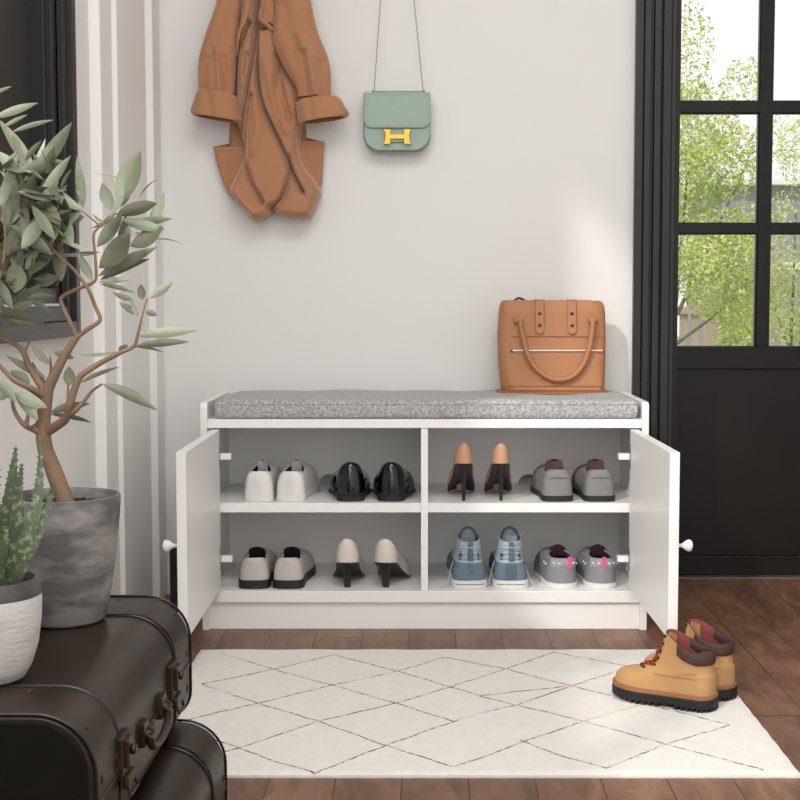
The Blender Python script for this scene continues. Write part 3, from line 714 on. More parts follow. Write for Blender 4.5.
# ------------------------------------------------------------------ wheat ankle boots on the rug
WHEAT = mat('wheat_nubuck', (186, 144, 94), .8, var=.04, vscale=14, bump=.25, bscale=600, sheen=.15)
WELT = mat('tan_welt', (150, 100, 62), .7, var=.05)
COLB = mat('dark_brown_padded_collar', (66, 46, 38), .65, var=.08)
RED2 = mat('brick_red_lining', (128, 60, 56), .8, var=.05)
LUG = mat('black_lug_rubber', (20, 20, 21), .6, var=.1)
RLACE = mat('orange_red_lace', (150, 48, 28), .8, var=.1); BLACE = mat('black_lace', (30, 24, 22), .8)
def boot(x, y, z, rz, label, sc=1.0):
    root = thing('ankle_boot', label, 'boot', (x, y, z), rz, 'ankle boots on the rug'); n = 48; root.scale = (.92, .90, .95)
    L, Wd = .222, .090
    O = outline(L, Wd, .14, .36, 2.4, 2.3, .84, .80, 0, n)
    zt = lambda u: .030+.004*max(0, (u-.7)/.3)
    top = opening(.004, .106, .074, lambda u: interp(u, [0, .25, .5, .85, 1], [.112, .112, .120, .142, .147]), n, 2.4)
    md = opening(.003, .132, .078, lambda u: interp(u, [0, .5, 1], [.070, .072, .078]), n, 2.4)
    R = []
    for k in range(11):
        a = PI/2*k/10; h = (1-math.cos(a)); v = math.sin(a)**.62
        ring = []
        for o, p in zip(O, md):
            q = Vector((lerp(o[0], p.x, h), lerp(o[1], p.y, h), lerp(zt(o[2]), p.z, v)))
            if o[2] > .5:   # toe box: fuller, lower and flatter on top
                s = min(1, (o[2]-.5)/.35); hh = (k/10); yy = lerp(o[1], p.y, hh**1.9); zz = lerp(zt(o[2]), p.z, interp(hh, [0, .2, .42, .66, .85, 1], [0, .36, .58, .70, .84, 1]))
                q = Vector((q.x, lerp(q.y, yy, s), lerp(q.z, zz, s)))
            ring.append(q)
        R.append(ring)
    for k in range(1, 8):
        t = k/7; R.append([Vector((lerp(a.x, b.x, t)*(1-.05*math.sin(PI*t)), lerp(a.y, b.y, t**.8 if a.y > .06 else t), lerp(a.z, b.z, t))) for a, b in zip(md, top)])
    um = MB().rings(R, False, False); up = um.build('upper', WHEAT, root, smooth=True, ang=80)
    # lining
    lin = [shift(top, 0, .001, .985), shift(top, 0, .0, .95)]+[[Vector((p.x*.92, lerp(p.y, p.y*.9+.008, 1), lerp(p.z, .04, t))) for p in top] for t in (.2, .5, .8, 1)]
    MB().rings(lin, False, True).build('lining', RED2, root, smooth=True, ang=80)
    # padded collar over the back and sides
    idx = [i for i in range(n) if (.5-.5*math.cos(2*PI*i/n)) < .66]
    order = [i for i in range(n//2, n) if i in idx]+[i for i in range(0, n//2) if i in idx]
    cm = MB(); RR = []
    for i in order:
        p = top[i]; c = Vector((0, .05, p.z)); d = Vector((p.x, p.y-.05, 0)); d.normalize()
        prof = [(-.003, .001), (-.001, .0025), (.002, .002), (.0038, -.004), (.0038, -.015), (.0025, -.021), (.0005, -.022), (-.003, -.018)]
        RR.append([p+d*a+Vector((0, 0, b)) for a, b in prof])
    cm.rings(RR); cm.build('collar', COLB, root, smooth=True, ang=70)
    sole_mb(O, .0045, lambda u: .0225+.002*max(0, (u-.7)/.3), lambda u: .031+.004*max(0, (u-.7)/.3)).build('welt', WELT, root, smooth=True, ang=35)
    sm = sole_mb([o for o in O], .0055, lambda u: interp(u, [0, .34, .36, .48, .55, .85, 1], [.006, .006, .011, .011, .006, .006, .013]), lambda u: .0228+.002*max(0, (u-.7)/.3))
    # lugs
    for i in range(0, n):
        o = O[i]; u = o[2]
        if .36 < u < .5: continue
        a = O[(i+1) % n]; b = O[i-1]; t = Vector((a[0]-b[0], a[1]-b[1], 0)); Lt = t.length; t.normalize(); nr = Vector((t.y, -t.x, 0))
        if nr.dot(Vector((o[0], o[1]-L/2, 0))) < 0: nr = -nr
        zz = interp(u, [0, .7, 1], [0, 0, .008])
        sm.obox(Vector((o[0], o[1], (zz+.012)/2+.001))-nr*.004, t*min(.0042, Lt*.14), nr*.009, (0, 0, (.012-zz)/2+.0005))
    sm.box(-.026, .026, .01, .07, .0005, .010).box(-.03, .03, .125, .185, .0015, .010)
    sm.build('sole', LUG, root)
    # facing (eyestay), laces, eyelets: along the instep
    def ins(s, t):   # point on the instep, t from vamp to top; s lateral -1..1
        i0 = n//2; w = int(round(abs(s)*6)); i = i0+(w if s < 0 else -w)
        k = lerp(8, len(R)-1, t); k0 = int(k); k1 = min(k0+1, len(R)-1); p = R[k0][i].lerp(R[k1][i], k-k0); c = Vector((0, .06, p.z)); d = (p-c).normalized()
        return p+d*.0022
    ey = MB(); lc = MB(); lb = MB()
    for k in range(6):
        t = .05+k*.175
        for s in (-1, 1):
            p = ins(s*.75, t); ey.ball(p, .0028, 6)
    for k in range(4):
        t = .03+k*.165; a = ins(-.75, t); b = ins(.75, t+.16); c = ins(.75, t); d = ins(-.75, t+.16)
        mid = ins(0, t+.08)+Vector((0, .003, .002))
        lc.tube(cat([a, mid, b], 5), .0024, 6); lc.tube(cat([c, mid+Vector((0, .002, .001)), d], 5), .0024, 6)
        lb.tube(cat([a, ins(0, t)+Vector((0, .003, 0)), c], 5), .0021, 6)
    ey.build_each('eyelet', mat('dark_eyelet_metal', (50, 44, 40), .4, metal=.8), root, smooth=True)
    lo = lc.build('lace', RLACE, root, smooth=True); lb.build('lace_underlay', BLACE, root, smooth=True)
    tg = MB(); A = []
    for k in range(7):
        t = k/6; hw = .018+.004*t; hw = .018-.004*t*t; A.append([Vector((hw*s, .106-.004*t-.008*s*s, .10+.043*t-.006*s*s*t)) for s in (-1, -.5, 0, .5, 1)]+[Vector((hw*s, .102-.004*t-.008*s*s, .10+.043*t-.006*s*s*t)) for s in (1, .5, 0, -.5, -1)])
    tg.rings(A); tg.build('tongue', WHEAT, root, smooth=True, ang=60)
    # stitched seams
    st = MB()
    for s in (-1, 1):
        def side_pt(u, k):
            i = min(range(n//2+1) if s > 0 else range(n//2, n), key=lambda j: abs((.5-.5*math.cos(2*PI*j/n))-u)); p = R[k][i]; return p+Vector((s*.0009, 0, 0))
        st.tube([side_pt(u, k) for u, k in ((.02, 6), (.08, 6), (.16, 5), (.28, 5), (.4, 5), (.52, 5), (.6, 6), (.66, 7))], .0006, 5)
    st.build('seam', mat('boot_stitching', (170, 125, 76), .8), root, smooth=True)
    return root
# local +y is the toe direction
boot(.544, 2.539, .0095, math.radians(58), 'tan nubuck ankle boot with red laces, the nearer one on the rug corner')
boot(.590, 2.606, .0095, math.radians(44), 'tan nubuck ankle boot with brown collar, standing behind the nearer boot')

# ------------------------------------------------------------------ coat
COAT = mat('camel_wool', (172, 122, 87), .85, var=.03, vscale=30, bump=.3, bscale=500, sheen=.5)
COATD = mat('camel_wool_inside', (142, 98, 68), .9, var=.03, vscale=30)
CYf = 3.53
coat = thing('coat', 'camel wool coat with rolled cuffs hanging on the white wall', 'coat', (at(262, 100, CYf).x, WY, at(262, 100, CYf).z))
def cput(mb, name, m, smooth=True, sub=0, ang=80, parent=None):
    return mb.xf(Matrix.Translation(-Vector(coat.location))).build(name, m, parent or coat, smooth=smooth, sub=sub, ang=ang)
def seg_d(p, a, b):
    ab = (b[0]-a[0], b[1]-a[1]); l = ab[0]**2+ab[1]**2; t = max(0, min(1, ((p[0]-a[0])*ab[0]+(p[1]-a[1])*ab[1])/l)) if l else 0
    q = (a[0]+ab[0]*t, a[1]+ab[1]*t); d = math.hypot(p[0]-q[0], p[1]-q[1]); sg = 1 if ab[0]*(p[1]-a[1])-ab[1]*(p[0]-a[0]) > 0 else -1
    return d, sg
def smooth_poly(P, n=5): return [(q.x, q.y) for q in cat([(a, b, 0) for a, b in P], n)]
def panel(rows, Yb, Yf, creases=(), ncol=70, step=1.2, pw=.5, edge=9, warp=None):
    """closed cloth panel: rows (v,uL,uR) in sight lines at Yf; back at Yb"""
    v0, v1 = rows[0][0], rows[-1][0]; nr = int((v1-v0)/step)
    cr = [(smooth_poly(c[0]), c[1], c[2], c[3]) for c in creases]
    Fr = []; Bk = []
    vsx = [r[0] for r in rows]
    pl = smooth_poly([(r[0], r[1]) for r in rows], 6); prr = smooth_poly([(r[0], r[2]) for r in rows], 6)
    for j in range(nr+1):
        v = lerp(v0, v1, j/nr); uL = interp(v, [a for a, b in pl], [b for a, b in pl]); uR = interp(v, [a for a, b in prr], [b for a, b in prr])
        fr = []; bk = []
        for i in range(ncol+1):
            s = .5-.5*math.cos(PI*i/ncol); s = lerp(s, i/ncol, .6); u = lerp(uL, uR, s)
            e = min(u-uL, uR-u, (v1-v)*1.0+.8 if rows[-1][2]-rows[-1][1] > 5 else 99)
            k = 1-(1-min(1, max(0, e)/edge))**2; k = k**pw if k > 0 else 0
            y = lerp(Yb-.004, Yf, k)
            for pts, dep, sig, stp in cr:
                d = 1e9; sg = 1
                for a, b in zip(pts, pts[1:]):
                    dd, ss = seg_d((u, v), a, b)
                    if dd < d: d, sg = dd, ss
                if d < 30:
                    if stp: y += dep*(math.exp(-(d/sig)**1.2) if sg*stp > 0 else math.exp(-(d/1.2)**2))*k
                    else: y += dep*math.exp(-(d/sig)**2)*k
            y = min(y, Yb-.003)
            p = at(u, v+(warp(u, v) if warp else 0), Yf); fr.append(Vector((p.x, y, p.z))); bk.append(Vector((p.x, Yb, p.z)))
        Fr.append(fr); Bk.append(bk)
    m = MB(); R = [fr+bk[::-1] for fr, bk in zip(Fr, Bk)]
    m.rings(R); return m
# rear layer of the body
cput(panel([(-70, 232, 284), (0, 236, 282), (60, 234, 290), (100, 231, 303), (123, 229, 305), (152, 228, 306), (170, 232, 300)], WY-.002, WY-.022, [], 30, 3), 'back_body', COAT)
# pockets
for nm, rows, cr in (('pocket', [(146, 213, 214), (147, 213, 246), (152, 214, 246), (165, 217, 246), (180, 222, 246), (193, 228, 246), (200, 234, 246)], [([(213, 151.5), (246, 151)], .003, 1.0, 0)]),
                     ('pocket', [(141, 296, 324), (142, 296, 324.5), (150, 296, 323.5), (165, 296, 323), (180, 296, 322), (192, 296, 320), (200, 298, 317)], [([(296, 147.5), (324, 147)], .003, 1.0, 0)])):
    cput(panel(rows, WY-.024, WY-.036, cr, 30, 1.5, edge=5), nm, COAT)
pm = MB()
for (a, b, c) in (((213, 147), (237, 142), (238, 147)), ((298, 142), (300, 136), (324, 142))):
    P = [at(*a, WY-.018), at(*b, WY-.006), at(*c, WY-.018)]; pm.prism(P, (0, .005, 0))
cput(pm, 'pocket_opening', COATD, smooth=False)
# centre body with folds
body_rows = [(-70, 238, 280), (0, 238, 279), (20, 238, 279), (45, 237, 278), (68, 235, 283), (87, 235, 295), (105, 234, 299), (123, 236, 300), (140, 241, 299), (152, 242, 298), (165, 238, 303), (178, 232, 313), (191, 227, 320), (203, 235, 317), (213, 246, 313), (219, 252, 309)]
creases = [
    ([(256, -60), (256, 0), (255, 25), (252, 55), (247, 85), (242, 115), (240, 135)], .040, 2.0, 0),
    ([(259, -60), (259, 10), (257, 45), (258, 80), (263, 105), (272, 125), (283, 148), (290, 165), (298, 182), (303, 191)], .045, 2.6, 1),
    ([(250, 95), (245, 130), (245, 160), (250, 180), (258, 195), (262, 203)], .022, 2.2, 0),
    ([(288, 158), (288, 172), (284, 188), (279, 201), (272, 211)], .030, 3.0, -1),
    ([(276, 55), (280, 75), (282, 95), (290, 120)], .014, 3, 0),
    ([(262, 28), (270, 26), (276, 32)], .03, 2.0, 0),
    ([(240, 45), (244, 35), (249, 22)], .03, 2.2, 0),
    ([(256, 105), (258, 128), (253, 150)], -.010, 5, 0), ([(247, 55), (244, 80)], .014, 2.6, 0), ([(280, 60), (276, 90), (281, 115)], .012, 3.0, 0),
    ([(298, 120), (299, 150), (312, 172), (321, 190)], .018, 2, 0),
    ([(270, 211), (273, 219)], .05, 3.5, 0),
    ([(228, 191), (240, 205), (252, 212)], -.006, 5, 0),
    ([(265, 60), (272, 90), (286, 130)], -.010, 5, 0),
    ([(244, 80), (240, 110)], -.010, 3, 0),
]
cput(panel(body_rows, WY-.038, WY-.095, creases, 110, 1.0, pw=.6, edge=9, warp=lambda u, v: max(0, (v-185)/34)*(interp(u, [236, 246, 252, 262, 268, 273, 279, 288, 300, 309, 316], [-4, 0, 2, 0, -4, -7.5, -4, -1.5, -.5, -1.5, -6]))), 'front_body', COAT)
def loft_rows(rows, Yc, dep, nn=110, creases=(), tilt=0, ex=2.0):
    R = []
    V = [r[0] for r in rows]; pl = smooth_poly([(r[0], r[1]) for r in rows], 6); prr = smooth_poly([(r[0], r[2]) for r in rows], 6)
    cr = [(smooth_poly(c[0]), c[1], c[2]) for c in creases]
    v = rows[0][0]
    steps = max(4, int((rows[-1][0]-v)/1.5))
    for j in range(steps+1):
        v = lerp(rows[0][0], rows[-1][0], j/steps); uL = interp(v, [a for a, b in pl], [b for a, b in pl]); uR = interp(v, [a for a, b in prr], [b for a, b in prr])
        c = (uL+uR)/2; h = (uR-uL)/2; ring = []
        for i in range(nn):
            a = 2*PI*i/nn; cx, sx = math.cos(a), math.sin(a); u = c+h*(abs(cx)**(2/ex))*(1 if cx > 0 else -1); y = Yc+dep*(abs(sx)**(2/ex))*(1 if sx > 0 else -1)
            vv = v+tilt*(u-c)
            if sx < 0:
                for pts, dp, sg in cr:
                    d = min(seg_d((u, vv), p, q)[0] for p, q in zip(pts, pts[1:])); y += dp*math.exp(-(d/sg)**2)
            p = at(u, vv, Yc); ring.append(Vector((p.x, y, p.z)))
        R.append(ring)
    return R
slL = loft_rows([(-70, 232, 252), (0, 217, 242), (30, 207, 238), (55, 199.5, 236), (75, 198, 235), (94, 199, 234)], WY-.075, .034, creases=[([(232, -10), (228, 30), (214, 60)], .012, 7), ([(218, 48), (221, 72), (222, 92)], -.012, 3.6), ([(224, 60), (228, 90)], .012, 4), ([(206, 60), (205, 92)], .006, 4)])
cput(MB().rings(slL), 'sleeve', COAT)
slR = loft_rows([(-70, 262, 300), (0, 275, 311), (25, 274, 316), (40, 273, 321), (57, 279, 328), (75, 288, 331), (87, 296, 331), (97, 298, 331)], WY-.085, .038, creases=[([(309, 58), (312, 76), (316, 97)], -.013, 3.6), ([(304, 55), (307, 80), (310, 97)], .016, 4), ([(296, 40), (300, 70), (303, 95)], .008, 3), ([(322, 65), (325, 95)], .008, 4), ([(285, 5), (290, 35), (300, 60)], .008, 7)])
cput(MB().rings(slR), 'sleeve', COAT)
def cuff(rows, Yc, dep, tilt):
    R = loft_rows(rows, Yc, dep, tilt=tilt, ex=2.3, creases=[([((rows[0][1]*.7+rows[0][2]*.3), rows[0][0]), (rows[0][1]*.6+rows[0][2]*.4, rows[-1][0])], .006, 3)])
    m = MB(); c = [sum(r, Vector())/len(r) for r in R]
    inn = [[p.lerp(c[-1], .12) for p in R[-1]]]+[[c[k]+(p-c[k])*.82 for p in R[k]] for k in range(len(R)-2, len(R)//2, -1)]
    top = [[p.lerp(c[0], .25)+Vector((0, 0, .001)) for p in R[0]]]
    m.rings(top+R, True, False); m.rings([R[-1]]+inn, False, False)
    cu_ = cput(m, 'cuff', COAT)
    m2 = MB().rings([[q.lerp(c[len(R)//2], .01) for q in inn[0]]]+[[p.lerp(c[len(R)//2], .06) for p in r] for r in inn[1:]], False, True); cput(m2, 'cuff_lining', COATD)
cuff([(92.5, 200, 234), (94.5, 197.5, 236.5), (98, 196, 238), (106, 193.5, 239), (113, 191, 240.5), (116.5, 191, 241), (118.5, 193, 239.5)], WY-.078, .044, .16)
cuff([(98.5, 299, 335), (100.5, 296.5, 339), (104, 296, 342), (110, 297, 345), (115, 297.5, 348.5), (118, 298, 349), (120, 299, 347)], WY-.085, .046, -.14)
# collar folds near the top
cm = MB()
cm.tube([at(u, v, WY-.10) for u, v in smooth_poly([(246, -70), (247, -20), (247, 5), (243, 22), (239, 34), (237, 55)])], [.010]*12+[.010*(1-k/15) for k in range(14)], 10, flat=.6)
cput(cm, 'lapel', COAT)
cm = MB()
cm.tube([at(u, v, WY-.10) for u, v in smooth_poly([(270, -70), (266, -20), (262, 5), (260, 18), (266, 24), (273, 30)])], [.0055]*31, 10, flat=.6)
cput(cm, 'lapel', COAT)
# wall peg that carries it
pg = thing('wall_peg', 'small steel wall peg above the camel coat', 'hook', tuple(at(262, -60, WY)))
MB().lathe([(.016, -.002), (.016, -.006), (.006, -.008), (.006, -.030), (.011, -.034), (.011, -.038)], (0, 0, 0), 18, 'Y').build('peg_stem', METAL, pg, smooth=True)

# ------------------------------------------------------------------ mint handbag
MINT = mat('mint_leather', (150, 172, 159), .48, var=.015, vscale=60, bump=.15, bscale=900)
MINTD = mat('mint_edge', (122, 146, 136), .5)
GOLD = mat('gold_metal', (206, 160, 56), .36, metal=.7)
YBg = 3.545
bgt = thing('shoulder_bag', 'small mint green leather bag with gold buckle hanging on the wall', 'handbag', (at(397, 150, YBg).x, WY, at(397, 150, YBg).z))
def bput(mb, name, m, **k): return mb.xf(Matrix.Translation(-Vector(bgt.location))).build(name, m, bgt, **k)
def rrect(u0, u1, v0, v1, rt, rb, n=8, Y=YBg):
    P = []
    for cx, cy, r, a0 in ((u1-rb, v1-rb, rb, 0), (u0+rb, v1-rb, rb, 90), (u0+rt, v0+rt, rt, 180), (u1-rt, v0+rt, rt, 270)):
        for k in range(n+1):
            a = math.radians(a0+90*k/n); P.append((cx+r*math.cos(a), cy+r*math.sin(a)))
    return [at(u, v, Y) for u, v in P]
def slab(P, y0, y1, bulge=0): return MB().prism([Vector((p.x, y0, p.z)) for p in P], (0, y1-y0, 0))
bput(slab(rrect(363.2, 430.5, 94.5, 151.5, 2, 17), YBg+.008, YBg+.024), 'gusset', MINTD, bevel=.002, smooth=True)
bput(slab(rrect(363.8, 430, 97, 150.5, 2, 16), YBg-.002, YBg+.008), 'front_panel', MINT, bevel=.003, smooth=True)
bput(slab(rrect(363.5, 430.3, 95, 151, 2, 17), YBg+.024, YBg+.038), 'back_panel', MINT, bevel=.003, smooth=True)
bput(slab(rrect(363.6, 430.4, 92.6, 128.5, 1.5, 8.5), YBg-.010, YBg-.003), 'flap', MINT, bevel=.0025, smooth=True)
fl = MB().box(at(364, 93, YBg).x, at(430, 93, YBg).x, YBg-.009, YBg+.037, at(397, 96, YBg).z, at(397, 92.4, YBg).z); bput(fl, 'flap_top', MINT, bevel=.003, smooth=True)
stt = MB(); stt.tube([p+Vector((0, -.0105-0.0, 0)) for p in rrect(366.5, 427.5, 95.5, 126, 1, 7)], .0004, 4, closed=True); bput(stt, 'flap_stitching', MINTD)
Hp = [(383, 129), (390.5, 129), (390.5, 134.3), (404, 134.3), (404, 129), (411, 129), (409.8, 132), (409.2, 136.5), (409.8, 141), (411, 144), (404, 144), (404, 138.8), (390.5, 138.8), (390.5, 144), (383, 144), (385, 141), (385.4, 136.5), (385, 132)]
def poly_px(P, Y, dy): return MB().prism([at(u, v, Y) for u, v in P], (0, dy, 0))
bput(poly_px(Hp, YBg-.016, .006), 'buckle', GOLD, bevel=.0008)
bput(poly_px([(387, 131), (408, 131), (408, 142), (387, 142)], YBg-.0095, .008), 'buckle_tab', MINT, bevel=.001)
sm_ = MB()
hk = at(397, -205, WY-.03)
sm_.tube([at(374, 92, YBg+.005), at(374.5, 85, YBg+.002), at(380.5, 0, YBg+.008), hk+Vector((-.012, 0, 0)), hk+Vector((-.004, 0, .012)), hk+Vector((.006, 0, .012)), hk+Vector((.012, 0, 0)), at(414, 0, YBg+.008), at(422.5, 85, YBg+.002), at(423, 92, YBg+.005)], .0014, 6)
bput(sm_, 'strap', mat('pale_grey_cord', (150, 158, 152), .5), smooth=True)
sb = MB(); sb.tube([at(372.5, 91.8, YBg+.002), at(424.5, 91.8, YBg+.002)], .0022, 8); sb.ball(at(373, 91.2, YBg+.002), .0032, 6); sb.ball(at(424, 91.2, YBg+.002), .0032, 6)
bput(sb, 'strap_bar', MINTD, smooth=True)
pg = thing('wall_peg', 'small steel wall peg holding the mint bag strap', 'hook', (hk.x, WY, hk.z+.002))
MB().lathe([(.016, -.002), (.016, -.006), (.006, -.008), (.006, -.040), (.010, -.044), (.010, -.047)], (0, 0, 0), 18, 'Y').build('peg_stem', METAL, pg, smooth=True)

# ------------------------------------------------------------------ tan tote bag on the cushion
TAN = mat('tan_leather', (174, 119, 78), .52, var=.03, vscale=8, bump=.12, bscale=300)
TAND = mat('tan_leather_dark_edge', (150, 98, 62), .55)
YT = 3.455; DTb = .095; ZT = .5435
tote = thing('tote_bag', 'tan leather tote bag standing on the right end of the grey cushion', 'handbag', (at(553, 390, YT).x, YT, ZT))
def tput(mb, name, m, **k): return mb.xf(Matrix.Translation(-Vector(tote.location))).build(name, m, tote, **k)
tb = MB()
zt_ = at(553, 300.5, YT).z
def tx(u): return at(u, 345, YT).x
prof = [(0, 506, 603), (.03, 503, 606), (.12, 501.5, 606.5), (.3, 499.5, 607), (.6, 498.5, 607.3), (.85, 499.5, 607), (.94, 500.5, 606), (.985, 502, 604), (1, 505, 601)]
Rr = []
for t, a, b in prof:
    z = lerp(ZT, zt_, t); x0, x1 = tx(a), tx(b); d = DTb*(1-.55*t)/2+.006; d *= (1 if t < .98 else .85); yc = YT+DTb/2+.004*math.sin(t*3)
    c = (x0+x1)/2; h = (x1-x0)/2; ring = []
    for i in range(48):
        an = 2*PI*i/48; cx, sx = math.cos(an), math.sin(an)
        ring.append(Vector((c+h*abs(cx)**(.22)*(1 if cx > 0 else -1), yc+d*abs(sx)**(.4)*(1 if sx > 0 else -1)+.0025*math.sin(9*t+7*cx)*(1 if sx < 0 else 0), z+.0015*math.sin(5*cx+1)*t)))
    Rr.append(ring)
tb.rings(Rr); tput(tb, 'bag_body', TAN, smooth=True, ang=60, sub=0)
bs = MB()
bz_ = []
for t, a, b, dd in ((0, 496, 612, .066), (.4, 497, 611, .065), (1, 503, 606, .055)):
    c = (tx(a)+tx(b))/2; h = (tx(b)-tx(a))/2; bz_.append([Vector((c+h*abs(math.cos(q))**.35*(1 if math.cos(q) > 0 else -1), YT+DTb/2+dd*abs(math.sin(q))**.4*(1 if math.sin(q) > 0 else -1), ZT-.001+.010*t)) for q in [2*PI*i/40 for i in range(40)]])
bs.rings(bz_); tput(bs, 'base_gusset', TAND, smooth=True)
def yfront(z):
    t = (z-ZT)/(zt_-ZT); return YT+DTb/2-(DTb*(1-.55*t)/2+.006)
for uc in (540, 572.5):
    m = MB(); pts = []
    for u, v in [(uc-4.2, 301), (uc+4.2, 301)]+[(uc+4.2*math.cos(a), 330+4.2*math.sin(a)) for a in [PI*k/8 for k in range(9)]]:
        p = at(u, v, YT); pts.append(Vector((p.x, yfront(p.z)-.0045, p.z)))
    m.prism(pts, (0, .0035, 0)); m.box(at(uc-4.2, 300, YT).x, at(uc+4.2, 300, YT).x, yfront(zt_)-.002, yfront(zt_)+.04, zt_-.001, zt_+.003)
    so = tput(m, 'strap_tab', TAN, bevel=.001)
    s = MB()
    for v in (313.5, 325.5):
        p = at(uc, v, YT); s.lathe([(.0046, 0), (.0046, -.0015), (.003, -.003), (.001, -.0032)], (p.x, yfront(p.z)-.0042, p.z), 14, 'Y')
    so2 = tput(s, 'stud', mat('dark_bronze', (92, 74, 66), .35, metal=.8), smooth=True); so2.parent = so
# handle
hp = smooth_poly([(520, 320), (522, 332), (526, 350), (534, 366), (546, 376), (558, 379.5), (572, 376), (583, 364), (589, 348), (592, 332), (593, 321)], 6)
hm = MB(); pts = []
for u, v in hp: p = at(u, v, YT); pts.append(Vector((p.x, yfront(p.z)-.014+.004*((v-320)/60), p.z)))
hm.tube(pts, .0068, 12); ho = tput(hm, 'handle', TAN, smooth=True)
hb = MB()
for u in (518.5, 593):
    p = at(u, 320, YT); hb.obox((p.x, yfront(p.z)-.006, p.z), (.011, 0, 0), (0, .006, 0), (0, 0, .0075))
tput(hb, 'handle_anchor', TAN, bevel=.003, smooth=True)
z_ = MB(); p0 = at(511.5, 350.5, YT); p1 = at(604, 350, YT); yy = yfront(p0.z)-.0015
z_.box(p0.x, p1.x, yy-.0006, yy+.002, p0.z-.0016, p0.z+.0016); tput(z_, 'zipper', mat('silver_zip', (225, 222, 218), .35, metal=.3))
z_ = MB()
for p in (p0, p1): z_.ball((p.x, yy-.001, p.z), .0032, 6)
tput(z_, 'zip_end', mat('zip_end_metal', (150, 120, 96), .4, metal=.6), smooth=True)
z_ = MB(); pa = [at(u, v, YT) for u, v in ((511, 336.5), (604, 336.5))]; z_.tube([Vector((p.x, yfront(p.z)-.0006, p.z)) for p in pa], .0008, 5); z_.tube([Vector((p.x, yfront(p.z)-.0006, p.z)) for p in [at(505, 386, YT), at(602, 386, YT)]], .0008, 5); tput(z_, 'seam', TAND)
z_ = MB(); z_.tube(cat([Vector((tx(515), YT+.055, zt_-.002)), Vector((tx(520), YT+.055, zt_+.006)), Vector((tx(527), YT+.056, zt_-.001))], 6), .003, 8); tput(z_, 'rear_handle', mat('dark_brown_leather', (58, 36, 26), .5), smooth=True)

